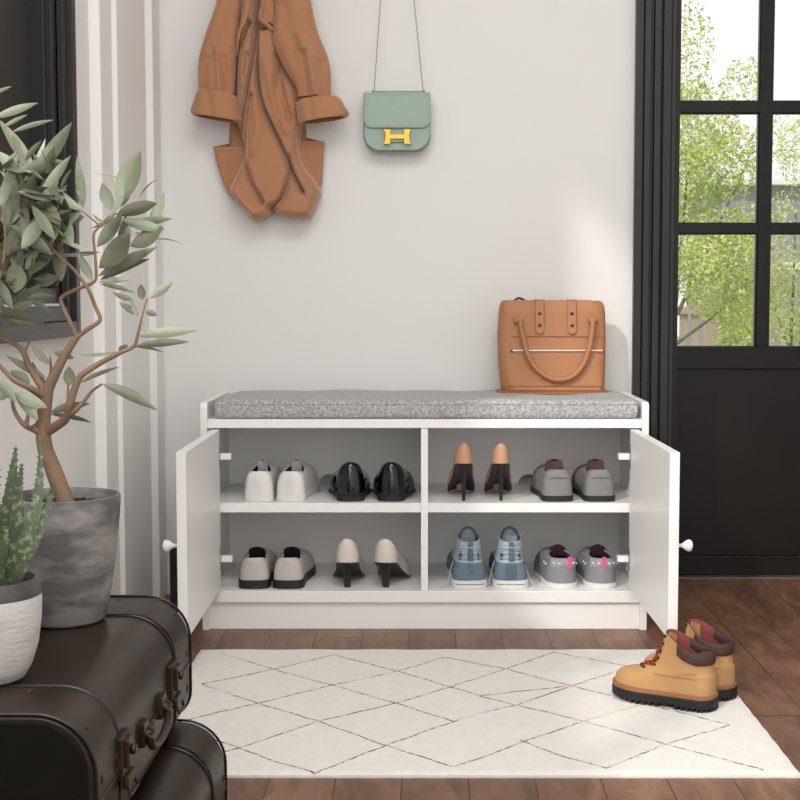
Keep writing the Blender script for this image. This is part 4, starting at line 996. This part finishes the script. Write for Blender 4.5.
# ------------------------------------------------------------------ suitcases
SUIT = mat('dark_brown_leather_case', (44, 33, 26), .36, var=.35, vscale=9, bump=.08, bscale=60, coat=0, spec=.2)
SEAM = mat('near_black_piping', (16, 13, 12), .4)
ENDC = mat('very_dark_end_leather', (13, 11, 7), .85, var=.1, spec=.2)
def xsec(x0, x1, z0, z1, rt, rb, y, n=10, grow=0):
    P = []
    x0 -= grow; x1 += grow; z0 -= grow; z1 += grow
    for cx, cz, r, a0 in ((x1-rt, z1-rt, rt, 0), (x0+rt, z1-rt, rt, 90), (x0+rb, z0+rb, rb, 180), (x1-rb, z0+rb, rb, 270)):
        for k in range(n+1):
            a = math.radians(a0+90*k/n); P.append(Vector((cx+r*math.cos(a), y, cz+r*math.sin(a))))
    return P
def suitcase(x1, w, y0, y1, z0, z1, label, latches):
    x0 = x1-w; root = thing('suitcase', label, 'suitcase', ((x0+x1)/2, (y0+y1)/2, z0), 0, 'stacked suitcases')
    T_ = Matrix.Translation(-Vector(root.location)); rt, rb = .062, .04
    def put(mb, name, m, parent=None, **k): return mb.xf(T_).build(name, m, parent or root, **k)
    R = [xsec(x0+.004, x1-.004, z0+.004, z1-.004, rt-.004, rb-.004, y0), xsec(x0+.001, x1-.001, z0+.001, z1-.001, rt-.001, rb-.001, y0+.002), xsec(x0, x1, z0, z1, rt, rb, y0+.010)]
    R += [xsec(x0, x1, z0, z1, rt, rb, lerp(y0+.01, y1-.01, k/8)) for k in range(1, 9)]
    R += [xsec(x0+.003, x1-.003, z0+.003, z1-.003, rt-.003, rb-.003, y1-.003), xsec(x0+.012, x1-.012, z0+.012, z1-.012, rt-.012, rb-.01, y1)]
    put(MB().rings(R), 'case_shell', SUIT, smooth=True, ang=50)
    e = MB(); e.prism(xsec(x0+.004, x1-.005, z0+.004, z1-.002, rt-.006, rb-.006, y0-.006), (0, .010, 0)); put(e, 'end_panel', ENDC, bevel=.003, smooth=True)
    # piping and bands
    for yy, g in ((y0+.006, .0012), (y1-.006, .0012), (y0+.112, .0004), (y1-.125, .0004)):
        m = MB(); m.tube(xsec(x0, x1, z0+.002, z1, rt, rb, yy, 10, g), .0022, 6, closed=True); put(m, 'piping', SEAM, smooth=True)
    for yy in (y0+.060, y1-.064):
        m = MB(); A = xsec(x0, x1, z0+.002, z1, rt, rb, yy-.05, 10, .0008); B = xsec(x0, x1, z0+.002, z1, rt, rb, yy+.05, 10, .0008); m.rings([A, B], False, False); put(m, 'edge_band', SUIT, smooth=True, ang=60)
    # studs along the bands
    st = MB()
    for yy in (y0+.098, y0+.032, y1-.030, y1-.108):
        for (px, pz, nx_, nz_) in ((x0+w*.30, z1, 0, 1), (x1-rt*1.5-(.02 if yy in (y0+.032, y1-.108) else 0), z1, 0, 1), (x1-.018, z1-.022, .7, .7), (x1, z1-.075, 1, 0), (x1, z0+.05, 1, 0)):
            st.ball((px, yy, pz), .0055, 7, sc=(1 if nx_ < .9 else .5, 1, .45 if nz_ > .9 else 1))
    [put(q, 'stud', BRASS, smooth=True) for q in st.islands()]
    zs = z0+(z1-z0)*.50
    m = MB(); m.tube([(x1+.0002, y0+.01, zs), (x1+.0002, y1-.01, zs)], .0016, 6); put(m, 'lid_seam', SEAM, smooth=True)
    m = MB(); m.box(x1-.004, x1+.0022, y0+.012, y1-.012, zs-.010, zs-.0035); put(m, 'closing_rail', BRASS if latches else SUIT, bevel=.001)
    if latches:
        for f_ in (.22, .74):
            yc = lerp(y0, y1, f_)
            lt = MB(); lt.obox((x1+.003, yc, zs+.008), (.004, 0, 0), (0, .022, 0), (0, 0, .024)); lt.obox((x1+.009, yc, zs+.012), (.003, 0, 0), (0, .014, 0), (0, 0, .016)); lt.obox((x1+.008, yc, zs-.019), (.004, 0, 0), (0, .018, 0), (0, 0, .007))
            lt.lathe([(.006, 0), (.006, .004), (.003, .005)], (x1+.012, yc, zs+.014), 12, 'X')
            lo = put(lt, 'latch', BRASS, bevel=.0015)
            lt = MB(); lt.tube([(x1+.004, yc-.02, zs+.026), (x1+.004, yc+.02, zs+.026)], .0035, 8); lt.tube([(x1+.007, yc-.017, zs-.012), (x1+.014, yc-.017, zs-.032), (x1+.014, yc+.017, zs-.032), (x1+.007, yc+.017, zs-.012)], .002, 6); 
            for q in lt.islands(): put(q, 'latch_bail', BRASS, lo, smooth=True)
        yc = (y0+y1)/2
        for s in (-1, 1):
            hd = MB()
            hd.obox((x1+.003, yc+s*.055, zs-.002), (.004, 0, 0), (0, .014, 0), (0, 0, .014)); hd.tube([(x1+.004, yc+s*.055+.012, zs+.004), (x1+.014, yc+s*.055+.012, zs-.004), (x1+.014, yc+s*.055-.012, zs-.004), (x1+.004, yc+s*.055-.012, zs+.004)], .002, 6)
            put(hd, 'handle_mount', BRASS, bevel=.001)
        hd = MB(); hd.tube(cat([(x1+.010, yc-.055, zs-.004), (x1+.012, yc-.048, zs-.020), (x1+.013, yc, zs-.027), (x1+.012, yc+.048, zs-.020), (x1+.010, yc+.055, zs-.004)], 6), .0050, 10); put(hd, 'handle', SUIT, smooth=True)
    return root
suitcase(-.336, .35, 1.362, 1.935, .1815, .357, 'dark brown suitcase on top of the stack, carrying both plant pots', True)
suitcase(-.288, .40, 1.355, 1.940, .002, .1755, 'dark brown suitcase on the floor beneath the other suitcase', False)

# ------------------------------------------------------------------ potted tree
CONC = mat('grey_cement', (96, 95, 95), .85, vscale=11, rgb2=(150, 147, 145), stretch=(1, 1, 2.2), detail=10, bump=.5, bscale=60, lo=.44, hi=.60)
SOIL = mat('dark_soil', (44, 34, 27), .95, var=.5, vscale=90, bump=1, bscale=150)
BARK = mat('tan_bark', (134, 108, 86), .8, var=.14, vscale=30, bump=.4, bscale=120)
TWIG = mat('reddish_twig', (120, 88, 66), .75, var=.12, vscale=40)
LEAF = mat('sage_leaf', (88, 100, 78), .5, vscale=18, rgb2=(138, 147, 122), bump=.2, bscale=80, lo=.3, hi=.7)
LEAF2 = mat('pale_sage_leaf', (126, 138, 112), .5, vscale=18, rgb2=(164, 172, 148), bump=.2, bscale=80, lo=.3, hi=.7)
LEAF3 = mat('olive_grey_leaf', (84, 84, 66), .52, vscale=18, rgb2=(118, 118, 98), bump=.2, bscale=80, lo=.3, hi=.7)
YP = 1.785; PZ = .358
pc = at(64, 600, YP); TX = pc.x
tree = thing('potted_tree', 'sage leaved tree in a weathered grey cement pot on the top suitcase', 'potted plant', (TX, YP, PZ))
def trput(mb, name, m, **k): return mb.xf(Matrix.Translation(-Vector(tree.location))).build(name, m, tree, **k)
rim_z = at(64, 495, YP).z; hgt = rim_z-PZ; rr = 58*YP/F; rb_ = rr*.72
trput(MB().lathe([(rb_*.9, 0), (rb_, .004), (lerp(rb_, rr, .35), hgt*.25), (lerp(rb_, rr, .68), hgt*.55), (lerp(rb_, rr, .93), hgt*.85), (rr, hgt-.004), (rr-.001, hgt), (rr-.005, hgt+.001), (rr-.008, hgt-.003), (rr-.010, hgt-.03)], (TX, YP, PZ), 64, cap1=False), 'pot', CONC, smooth=True, ang=60)
so = MB(); RR = []
for r in (rr-.0095, rr*.7, rr*.4, rr*.12):
    RR.append([Vector((TX+r*math.cos(2*PI*i/48), YP+r*math.sin(2*PI*i/48), PZ+hgt-.014+random.uniform(-.0015, .0015))) for i in range(48)])
so.rings(RR, False, True)
for i in range(420):
    a = random.uniform(0, 2*PI); r = (rr-.014)*math.sqrt(random.random()); so.ball((TX+r*math.cos(a), YP+r*math.sin(a), PZ+hgt-.013), random.uniform(.0012, .003), 3)
trput(so, 'soil', SOIL)
def br(pts, r0, r1, n=8):     # pts (u,v,dY)
    P = cat([at(u, v, YP+d) for u, v, d in pts], 5); m = len(P); return P, [lerp(r0, r1, k/(m-1)) for k in range(m)]
tm = MB(); tips = []
def addbr(pts, r0, r1, bm_=None, smooth_=True):
    if smooth_: P, R = br(pts, r0, r1)
    else: P = [at(u, v, YP+d) for u, v, d in pts]; R = [lerp(r0, r1, k/(len(P)-1)) for k in range(len(P))]
    (bm_ or tm).tube(P, R, 9); return P
addbr([(66, 505, 0), (64, 498, 0), (58, 482, 0), (52, 466, 0), (45, 447, 0), (43, 425, 0), (45, 405, 0), (47, 390, 0)], .0125, .0085)
addbr([(46, 394, 0), (52, 380, 0), (60, 364, 0), (68, 350, 0), (77, 337, 0)], .0080, .0042)
addbr([(77, 337, 0), (88, 329, 0), (100, 320, 0), (95, 306, 0), (88, 289, -.01), (74, 270, -.01), (60, 257, -.02), (45, 240, -.02), (30, 222, -.02)], .0032, .0014)
addbr([(77, 337, 0), (70, 322, 0), (62, 305, 0), (62, 297, 0), (75, 290, 0), (92, 283, 0), (96, 276, 0), (95, 255, 0), (93.5, 236, 0), (97, 229, 0), (105, 223, 0), (116, 213, 0)], .0032, .0013)
addbr([(102, 227, 0), (92, 219, .0), (82, 211, 0)], .0016, .0009)
addbr([(46, 432, 0), (56, 426, -.01), (66, 418, -.02), (70, 404, -.03), (74, 391, -.03), (80, 377, -.03), (92, 368, -.03), (108, 359, -.03), (122, 352, -.03), (134, 346, -.03), (138, 334, -.03), (142, 316, -.03), (147, 299, -.03)], .0068, .0010)
addbr([(66, 418, -.02), (76, 410, -.03), (84, 401, -.03), (92, 391, -.03), (102, 384, -.04)], .004, .0013)
addbr([(68, 411, -.02), (68, 396, 0), (68, 385, 0)], .0028, .001)
addbr([(47, 395, 0), (40, 384, 0), (30, 368, .01), (22, 350, .01), (10, 342, .02), (0, 336, .02), (-14, 322, .02)], .0056, .0018)
addbr([(24, 352, .01), (29, 342, .01), (33, 328, 0)], .0022, .0006)
addbr([(45, 398, 0), (30, 388, -.02), (14, 380, -.03), (0, 366, -.03), (-14, 352, -.04)], .0052, .0018)
addbr([(48, 390, 0), (40, 376, .02), (32, 362, .02)], .004, .0012)
addbr([(50, 385, 0), (51, 370, .02), (50, 356, .02)], .003, .0009)
addbr([(44, 436, 0), (34, 430, -.01), (23, 424, -.02), (14, 410, -.02), (11, 396, -.02), (4, 388, -.02)], .0046, .0013)
addbr([(26, 426, -.02), (28, 415, -.02), (27, 405, -.02)], .0035, .0008)
addbr([(30, 428, -.02), (40, 420, -.03), (42, 410, -.03)], .002, .0008)
addbr([(-10, 325, .02), (8, 290, .02), (16, 255, .01), (12, 215, .0), (18, 180, 0)], .003, .0014)
addbr([(-12, 340, -.03), (-6, 300, -.05), (5, 250, -.05), (3, 210, -.05)], .003, .0014)
trput(tm, 'trunk', BARK, smooth=True, ang=60)
fo = MB()
def leaf(base, tip, w, roll=0., bend=.12, mi=0, mb=None, fold=.25, wp=.45):
    """lens-shaped curved blade from base to tip"""
    mb = mb or fo; d = tip-base; L_ = d.length
    if L_ < 1e-5: return
    d.normalize(); view = Vector((0, 1, 0)); s = d.cross(view)
    if s.length < .1: s = d.cross(Vector((1, 0, 0)))
    s.normalize(); s = Matrix.Rotation(roll, 3, d) @ s; nrm = s.cross(d).normalized()
    k_n = 9; R = []
    for k in range(k_n+1):
        t = k/k_n; ww = w/2*max(.03, (math.sin(PI*t**(math.log(.5)/math.log(wp))))**.85); c = base+d*L_*t+nrm*bend*L_*math.sin(PI*t)-Vector((0, 0, 1))*bend*.3*L_*t*t
        R.append([c-s*ww+nrm*ww*fold, c-s*ww*.5+nrm*ww*fold*.35, c, c+s*ww*.5+nrm*ww*fold*.35, c+s*ww+nrm*ww*fold])
    mb.rings(R, False, False, mi, closed=False)
def pl_(u0, v0, u1, v1, wpx, d0=0, d1=0, roll=0, bend=.08, mi=0, wp=.45): leaf(at(u0, v0, YP+d0), at(u1, v1, YP+d1), wpx*YP/F*1.05, roll, bend, mi, wp=wp)
# leaves one by one where they stand
for L_ in [
    # upper mid cluster
    (117, 205, 140, 150, 21, 0, -.02, .3, .04, 1), (112, 210, 102, 182, 13, 0, 0, .5, .05, 0), (112, 215, 124, 180, 10, 0, -.02, -.5, .03, 1),
    (116, 215, 157, 202, 13, 0, -.03, .2, .06, 2), (121, 219, 165, 229, 11, 0, -.02, -.2, .05, 0), (128, 226, 172, 218, 9, 0, 0, .4, .05, 1),
    (130, 246, 163, 226, 17, 0, -.02, -.3, .04, 2), (97, 247, 122, 213, 13, 0, -.02, .1, .04, 0), (99, 268, 130, 232, 22, -.01, -.04, -.2, .05, 2),
    (98, 276, 157, 246, 11, 0, -.02, .2, .05, 0), (100, 280, 150, 258, 9, 0, 0, .6, .05, 2), (98, 282, 133, 278, 6, 0, 0, 0, .08, 1), (100, 284, 136, 292, 5, 0, 0, .2, .10, 0),
    (116, 208, 132, 188, 10, .02, .03, .4, .05, 0), (110, 225, 92, 213, 4, 0, 0, .8, .1, 0), (112, 213, 90, 228, 5, 0, 0, .8, .1, 2), (150, 240, 184, 244, 2, 0, 0, 1., .1, 1),
    (139, 198, 158, 178, 2, 0, 0, 1., .1, 0), (125, 177, 95, 173, 2.5, 0, 0, .9, .03, 2), (148, 226, 164, 192, 12, .02, .02, -.3, .05, 1), (120, 250, 126, 214, 9, .02, .02, .2, .05, 2),
    (135, 232, 150, 243, 3, 0, 0, .8, .1, 2), (126, 226, 128, 240, 9, 0, 0, .4, .05, 1),
    # leaf at window frame
    (83, 209, 77, 156, 9, 0, 0, .2, .03, 0), (83, 210, 46, 190, 9, 0, -.02, .3, .03, 1), (82, 208, 44, 178, 5, 0, 0, .6, .03, 0), (82, 210, 60, 232, 7, 0, 0, .3, -.05, 0),
    (94, 252, 52, 234, 5, 0, 0, .6, .05, 1), (100, 252, 58, 255, 5, 0, 0, .4, .03, 2), (92, 280, 78, 252, 9, 0, 0, .4, .05, 0),
    # right lower twig
    (142, 300, 141, 284, 8, -.03, -.03, .2, .03, 2), (149, 298, 173, 282, 9, -.03, -.03, .1, .04, 1), (140, 315, 119, 302, 7, -.03, -.03, .3, .04, 0), (133, 300, 112, 292, 6, -.03, -.03, .3, .04, 2),
    (145, 312, 158, 315, 7, -.03, -.03, .5, .02, 1), (138, 318, 131, 297, 5, -.03, -.03, .8, .03, 1), (137, 336, 198, 329, 10, -.03, -.05, .1, .05, 1), (136, 346, 189, 341, 8, -.03, -.05, .3, .04, 0),
    (120, 352, 75, 354, 4, -.03, -.03, .6, .05, 0), (134, 347, 164, 352, 4, -.03, -.05, .8, .04, 0), (118, 350, 128, 345, 5, -.03, -.03, .2, .03, 2), (80, 383, 120, 366, 5, -.03, -.03, .6, .05, 0),
    (102, 384, 158, 410, 11, -.04, -.06, .4, .03, 1), (103, 384, 140, 394, 5, -.04, -.04, .4, .04, 0), (69, 386, 69, 366, 11, 0, 0, .2, .03, 0), (50, 413, 90, 403, 10, 0, 0, .6, .05, 1), (50, 414, 92, 422, 6, 0, .02, .4, .05, 0),
    (54, 353, 74, 358, 9, .02, .02, .3, .03, 1), (46, 378, 6, 355, 8, .01, .01, .3, .04, 0), (50, 365, 30, 343, 8, 0, 0, .5, .04, 0), (14, 392, 38, 420, 14, -.02, -.05, .2, .04, 1), (12, 393, 47, 407, 12, -.03, -.05, -.2, .05, 1), (12, 392, -14, 396, 12, -.02, -.05, .2, .05, 1),
    (30, 384, 10, 370, 12, 0, 0, .2, .05, 0), (-4, 380, 16, 402, 12, -.03, -.05, .3, .05, 1),
    # upper left, over the dark glass
    (-6, 118, 38, 102, 8, 0, 0, .3, .06, 1), (2, 128, 28, 114, 4, 0, 0, .5, .05, 1), (12, 132, 54, 119, 5, 0, 0, .5, .06, 1), (31, 181, 72, 121, 14, 0, -.02, .2, .05, 0), (36, 178, -2, 118, 13, 0, 0, -.2, .04, 0),
    (40, 190, 66, 160, 14, 0, 0, .2, .03, 0), (30, 172, 12, 134, 10, 0, 0, .2, .04, 2), (3, 172, 18, 150, 6, 0, 0, .5, .03, 1), (25, 160, 42, 140, 6, 0, 0, .5, .04, 2), (-10, 96, 12, 86, 4, 0, 0, .6, .04, 1), (60, 190, 72, 168, 4, 0, 0, .9, .05, 0),
    (0, 190, 28, 188, 8, 0, 0, .3, .05, 1), (62, 222, 84, 216, 12, 0, 0, .2, .04, 0), (28, 215, 58, 205, 10, 0, 0, .4, .04, 2), (30, 212, 32, 178, 12, 0, 0, .3, .04, 2),
    (25, 270, 39, 249, 9, -.02, -.03, .2, .03, 1), (28, 275, 55, 252, 9, -.02, -.03, .4, .04, 0), (16, 290, 18, 226, 12, -.02, -.03, .2, .03, 0), (15, 293, 15, 262, 20, -.02, -.04, .1, .04, 1), (10, 295, -14, 262, 14, 0, 0, .3, .05, 0),
    (28, 298, 54, 296, 8, 0, 0, .4, .05, 0), (26, 300, 52, 312, 7, 0, 0, .6, .05, 0), (8, 318, 40, 322, 14, 0, 0, .5, .04, 1), (10, 312, 36, 318, 8, 0, 0, .3, .06, 2), (10, 310, 34, 302, 9, 0, 0, .2, .04, 0), (58, 275, 30, 278, 6, 0, 0, .6, .05, 0)]:
    pl_(*L_)
rnd = random.Random(11)
cent = [(20, 175), (5, 205), (45, 205), (25, 235), (5, 255), (40, 255), (15, 285), (60, 235), (-5, 160), (-15, 230), (5, 310), (-20, 290), (35, 190), (12, 225)]
for i in range(240):
    c = rnd.choice(cent); u0 = c[0]+rnd.gauss(0, 6); v0 = c[1]+rnd.gauss(0, 8); a = rnd.uniform(-PI, PI)
    if rnd.random() < .6: a = rnd.uniform(-PI*.95, -PI*.05)
    ln = rnd.uniform(34, 58); u1 = u0+ln*math.cos(a); v1 = v0+ln*math.sin(a)
    if u1 > 74 or v1 < 112 or v1 > 330 or u1+ .6*(v1) < 100 : continue
    if v1 < 150 and u1 < 75 and rnd.random() < .7: continue
    pl_(u0, v0, u1, v1, rnd.uniform(9, 14), rnd.uniform(-.06, .07), rnd.uniform(-.09, .10), rnd.uniform(-1.0, 1.0), rnd.uniform(.02, .12), rnd.choice((0, 0, 0, 2, 2, 1)))
f_ = trput(fo, 'foliage', [LEAF, LEAF2, LEAF3], smooth=True, ang=80)

# ------------------------------------------------------------------ aloe in a white pot
ALOE = mat('aloe_green', (74, 90, 64), .5, vscale=150, rgb2=(132, 144, 108), bump=.2, bscale=200, lo=.52, hi=.66)
WPOT = mat('whitewashed_clay', (206, 203, 200), .75, vscale=16, rgb2=(186, 182, 178), stretch=(1, 1, 3), detail=9, lo=.5, hi=.7, bump=.4, bscale=80)
GRIM = mat('dark_grey_glaze', (66, 66, 66), .6, vscale=25, rgb2=(92, 91, 90))
AY = 1.500; ac = at(-12, 640, AY); AX = ac.x
aloe = thing('potted_aloe', 'spiky aloe in a round white pot with grey rim on the top suitcase', 'potted plant', (AX, AY, PZ))
def alput(mb, name, m, **k): return mb.xf(Matrix.Translation(-Vector(aloe.location))).build(name, m, aloe, **k)
k_ = AY/F; ar = 54*k_; ah = at(0, 578, AY).z-PZ
alput(MB().lathe([(ar*.55, 0), (ar*.66, .003), (ar*.80, ah*.15), (ar*.92, ah*.35), (ar*.985, ah*.6), (ar, ah*.78), (ar*.995, ah*.84)], (AX, AY, PZ), 56), 'pot', WPOT, smooth=True, ang=60)
alput(MB().lathe([(ar*.995, ah*.838), (ar*1.0, ah*.86), (ar*.975, ah*.97), (ar*.95, ah*1.0), (ar*.88, ah*1.0), (ar*.84, ah*.93), (ar*.83, ah*.86)], (AX, AY, PZ), 56, cap0=False, cap1=True), 'rim', GRIM, smooth=True, ang=60)
sm2 = MB().lathe([(ar*.85, ah*.90), (ar*.4, ah*.93), (.002, ah*.93)], (AX, AY, PZ), 32, cap0=False)
for i in range(120):
    a = rnd.uniform(0, 2*PI); r = ar*.8*math.sqrt(rnd.random()); sm2.ball((AX+r*math.cos(a), AY+r*math.sin(a), PZ+ah*.93), rnd.uniform(.0012, .0025), 3)
alput(sm2, 'soil', SOIL)
am = MB()
def aleaf(pts, wpx):
    P = cat([at(u, v, AY+d) for u, v, d in pts], 6); m = len(P); R = []; sp = []
    for k, p in enumerate(P):
        t = k/(m-1); tg = (P[min(k+1, m-1)]-P[max(k-1, 0)]).normalized(); s = tg.cross(Vector((0, 1, 0))); s.normalize(); nn = s.cross(tg); w = wpx*k_/2*(1-t**1.6)*(1 if t > .0 else 1)+.0004; th = w*.42
        R.append([p+s*w*x+nn*th*y for x, y in ((-1, .25), (-.5, -.25), (0, -.45), (.5, -.25), (1, .25), (.6, .75), (0, .9), (-.6, .75))])
        if 0 < k < m-1:
            for sg in (-1, 1): sp.append((p+s*w*sg+nn*th*.25, s*sg, tg))
    am.rings(R)
    for p, s, tg in sp: am.add([p-tg*.0014-s*.0004, p+tg*.0014-s*.0004, p+s*.0020+tg*.0016, p+Vector((0, .0012, 0))], [(0, 1, 2), (0, 2, 3), (1, 3, 2), (0, 3, 1)])
aleaf([(-2, 584, 0), (4, 556, 0), (8, 520, 0), (12, 480, 0), (16, 446, 0)], 26)
aleaf([(6, 584, -.01), (13, 550, -.01), (17, 515, -.01), (19, 488, -.01), (22, 463, -.01)], 18)
aleaf([(2, 590, -.02), (16, 560, -.03), (30, 530, -.03), (37, 500, -.02), (40, 470, -.01), (40, 436, 0)], 17)
aleaf([(4, 592, -.02), (18, 572, -.03), (32, 545, -.03), (42, 518, -.02), (50, 498, -.01), (54, 484, -.01)], 14)
aleaf([(-14, 588, -.02), (-12, 550, -.03), (-7, 510, -.03), (-1, 466, -.02)], 24)
aleaf([(-16, 586, .01), (-26, 545, .02), (-34, 505, .02), (-40, 470, .02)], 22)
aleaf([(-20, 588, -.01), (-42, 560, -.02), (-58, 530, -.02), (-66, 500, -.02)], 20)
aleaf([(-8, 584, .02), (-4, 540, .03), (-6, 500, .03), (-14, 450, .03)], 22)
aleaf([(0, 590, -.03), (-2, 570, -.04), (4, 548, -.05), (6, 525, -.05)], 14)
alput(am, 'leaves', ALOE, smooth=True, ang=60)

# ------------------------------------------------------------------ unidentified narrow black shape behind the left door, built as a plain box
bx = thing('black_upright', 'narrow black upright box standing on the floor behind the open left door', 'box', (-.575, 3.25, 0))
m = MB().box(-.030, .022, -.03, .03, 0, .192); m.build('upright_body', mat('matt_black', (14, 14, 15), .5), bx, bevel=.002)
m = MB()
for z in (.06, .12, .18): m.box(-.0305, .0225, -.0312, -.0295, z, z+.0012)
m.build('rib', mat('dark_grey_line', (60, 60, 60), .5), bx)

# ------------------------------------------------------------------ garden
GRASS = mat('lawn', (112, 138, 70), .95, vscale=4, rgb2=(150, 168, 100), bump=.5, bscale=40)
struct(MB().box(-12, 26, 3.96, 34, -.30, -.12).build('ground', GRASS))
GL1 = mat('spring_leaf', (160, 182, 62), .6, vscale=3, rgb2=(208, 218, 112), lo=.35, hi=.65)
GL2 = mat('yellow_leaf', (206, 208, 130), .6, vscale=3, rgb2=(226, 226, 170), lo=.35, hi=.65)
GBARK = mat('garden_bark', (110, 98, 84), .9, var=.2, vscale=20)
for mm in (GL1, GL2):
    mm.node_tree.nodes['Principled BSDF'].inputs['Subsurface Weight'].default_value = 0
def gtree(name, label, X, Y, blobs, nleaf, size, trunk, mix=.25, cat_='tree', seed=1):
    r_ = random.Random(seed); root = thing(name, label, cat_, (X, Y, -.12))
    T_ = Matrix.Translation((-X, -Y, .12))
    t = MB()
    for P, a, b in trunk: t.tube(cat(P, 4), [lerp(a, b, k/((len(P)-1)*4)) for k in range((len(P)-1)*4+1)], 7)
    t.xf(T_).build('trunk', GBARK, root, smooth=True)
    f = MB(); tot = sum(b[4] for b in blobs)
    for i in range(nleaf):
        q = r_.random()*tot
        for b in blobs:
            q -= b[4]
            if q <= 0: break
        while True:
            d = Vector((r_.uniform(-1, 1), r_.uniform(-1, 1), r_.uniform(-1, 1)))
            if d.length < 1: break
        c = Vector(b[0])+Vector((d.x*b[1], d.y*b[2], d.z*b[3])); s = size*r_.uniform(.6, 1.4)
        a = Vector((r_.gauss(0, 1), r_.gauss(0, 1), r_.gauss(0, 1))).normalized(); o = a.orthogonal().normalized(); o = Matrix.Rotation(r_.uniform(0, PI), 3, a) @ o; p = a.cross(o)
        f.add([c-o*s, c-p*s*.45, c+o*s, c+p*s*.45], [(0, 1, 2, 3)], 1 if r_.random() < mix else 0)
    f.xf(T_).build('foliage', [GL1, GL2], root)
def W_(u, v, Y): return at(u, v, Y)
Yt = 7.2
c = W_(690, 200, Yt)
tk = [([(c.x-.10, Yt, -.15), (c.x-.08, Yt, .6), (c.x-.04, Yt, 1.1), (c.x+.0, Yt, 1.6)], .022, .004), ([(c.x-.06, Yt, .7), (c.x+.12, Yt, 1.1), (c.x+.30, Yt, 1.5)], .012, .004), ([(c.x-.04, Yt, 1.0), (c.x-.3, Yt, 1.5), (c.x-.5, Yt, 2.0)], .012, .004), ([(c.x-.06, Yt, .55), (c.x+.2, Yt, .75), (c.x+.4, Yt, .95)], .010, .003)]
bl = []
for u, v, ru, rv, wt in ((690, 60, 22, 60, .45), (700, 125, 40, 45, 1.3), (720, 165, 40, 40, 1.5), (690, 190, 35, 45, 1.4), (715, 250, 45, 40, 1.6), (740, 240, 25, 40, .8), (690, 270, 25, 35, .9), (725, 295, 40, 30, 1.1), (742, 310, 28, 30, .8), (660, 150, 40, 90, 1), (660, 250, 40, 50, .9), (735, 90, 22, 25, .22)):
    p = W_(u, v, Yt); bl.append(((p.x, Yt+random.uniform(-.2, .2), p.z), ru*Yt/F, .35, rv*Yt/F, wt))
gtree('garden_tree', 'yellow-green leafy tree seen through the left door panes', c.x-.1, Yt, bl, 15000, .0135, tk, .22, seed=3)
Yt2 = 8.4
c2 = W_(790, 260, Yt2)
bl = []
for u, v, ru, rv, wt in ((783, 140, 25, 35, .5), (800, 150, 25, 40, .5), (780, 250, 16, 60, .8), (790, 300, 30, 45, 1.4), (830, 260, 30, 80, 1), (765, 320, 22, 30, .7), (800, 190, 18, 30, .15), (860, 160, 40, 80, 1)):
    p = W_(u, v, Yt2); bl.append(((p.x, Yt2+random.uniform(-.2, .2), p.z), ru*Yt2/F, .3, rv*Yt2/F, wt))
gtree('garden_tree', 'pale leafy sapling seen through the right door panes before the shed', c2.x, Yt2, bl, 6000, .0135, [([(c2.x, Yt2, -.15), (c2.x+.02, Yt2, .7), (c2.x+.03, Yt2, 1.3)], .013, .004), ([(c2.x+.0, Yt2, .5), (c2.x-.15, Yt2, .9)], .008, .003)], .6, seed=5)
# low shrubs along the fence
Ys = 9.3
for (u, lab, n_) in ((735, 'low pale shrub below the garden tree by the fence', 1600), (812, 'low green shrub in front of the grey shed', 1600)):
    c3 = W_(u, 330, Ys); bl = [((c3.x, Ys, c3.z-.12), .20, .25, .30, 1), ((c3.x+.05, Ys, c3.z+.02), .16, .2, .2, .7)]
    gtree('garden_shrub', lab, c3.x, Ys, bl, n_, .020, [([(c3.x, Ys, -.15), (c3.x, Ys, .3)], .015, .006)], .4, 'shrub', seed=int(u))
# wooden fence
WOOD = mat('weathered_fence_wood', (178, 160, 136), .85, var=.12, vscale=12, stretch=(6, 6, 1))
Yf_ = 8.9
fx0 = W_(640, 320, Yf_).x; fx1 = W_(708, 320, Yf_).x
fz = W_(690, 311, Yf_).z
fr_ = thing('garden_fence', 'weathered wooden fence with upright boards seen low through the door', 'fence', ((fx0+fx1)/2, Yf_, -.12))
T_ = Matrix.Translation(-Vector(fr_.location))
MB().box(fx0, fx1+.03, Yf_-.04, Yf_-.01, fz-.02, fz+.03).xf(T_).build('rail', WOOD, fr_, bevel=.004)
x = fx0; k = 0
while x < fx1:
    w_ = .085 if k % 3 == 2 else .05
    MB().box(x, x+w_, Yf_, Yf_+.03, -.12, fz+(.09 if k % 3 == 2 else -.005)).xf(T_).build('fence_board', WOOD, fr_, bevel=.003); x += w_+.025; k += 1
# grey shed
SHED = mat('grey_lilac_siding', (150, 148, 160), .8, var=.04, vscale=3)
WTR = mat('white_fascia', (235, 235, 235), .6)
Ysd = 15.0
sx0 = W_(722, 250, Ysd).x; sz = W_(770, 186, Ysd).z
sh = thing('garden_shed', 'grey boarded outbuilding with white roof edge behind the garden trees', 'shed', (sx0+2, Ysd, -.12)); T_ = Matrix.Translation(-Vector(sh.location))
MB().box(sx0, sx0+4, Ysd, Ysd+2, -.12, sz).xf(T_).build('wall', SHED, sh)
MB().box(sx0-.25, sx0+4.2, Ysd-.2, Ysd+2.2, sz, sz+.06).xf(T_).build('roof_edge', WTR, sh)
m = MB(); x = sx0
while x < sx0+4: m.box(x, x+.02, Ysd-.012, Ysd, -.12, sz); x += .22
m.xf(T_).build('batten', mat('pale_batten', (176, 174, 184), .8), sh)
m = MB(); a = W_(782, 270, Ysd); b = W_(830, 262, Ysd); m.box(a.x, b.x, Ysd-.03, Ysd-.013, a.z, b.z); m.xf(T_).build('window_frame', WTR, sh)
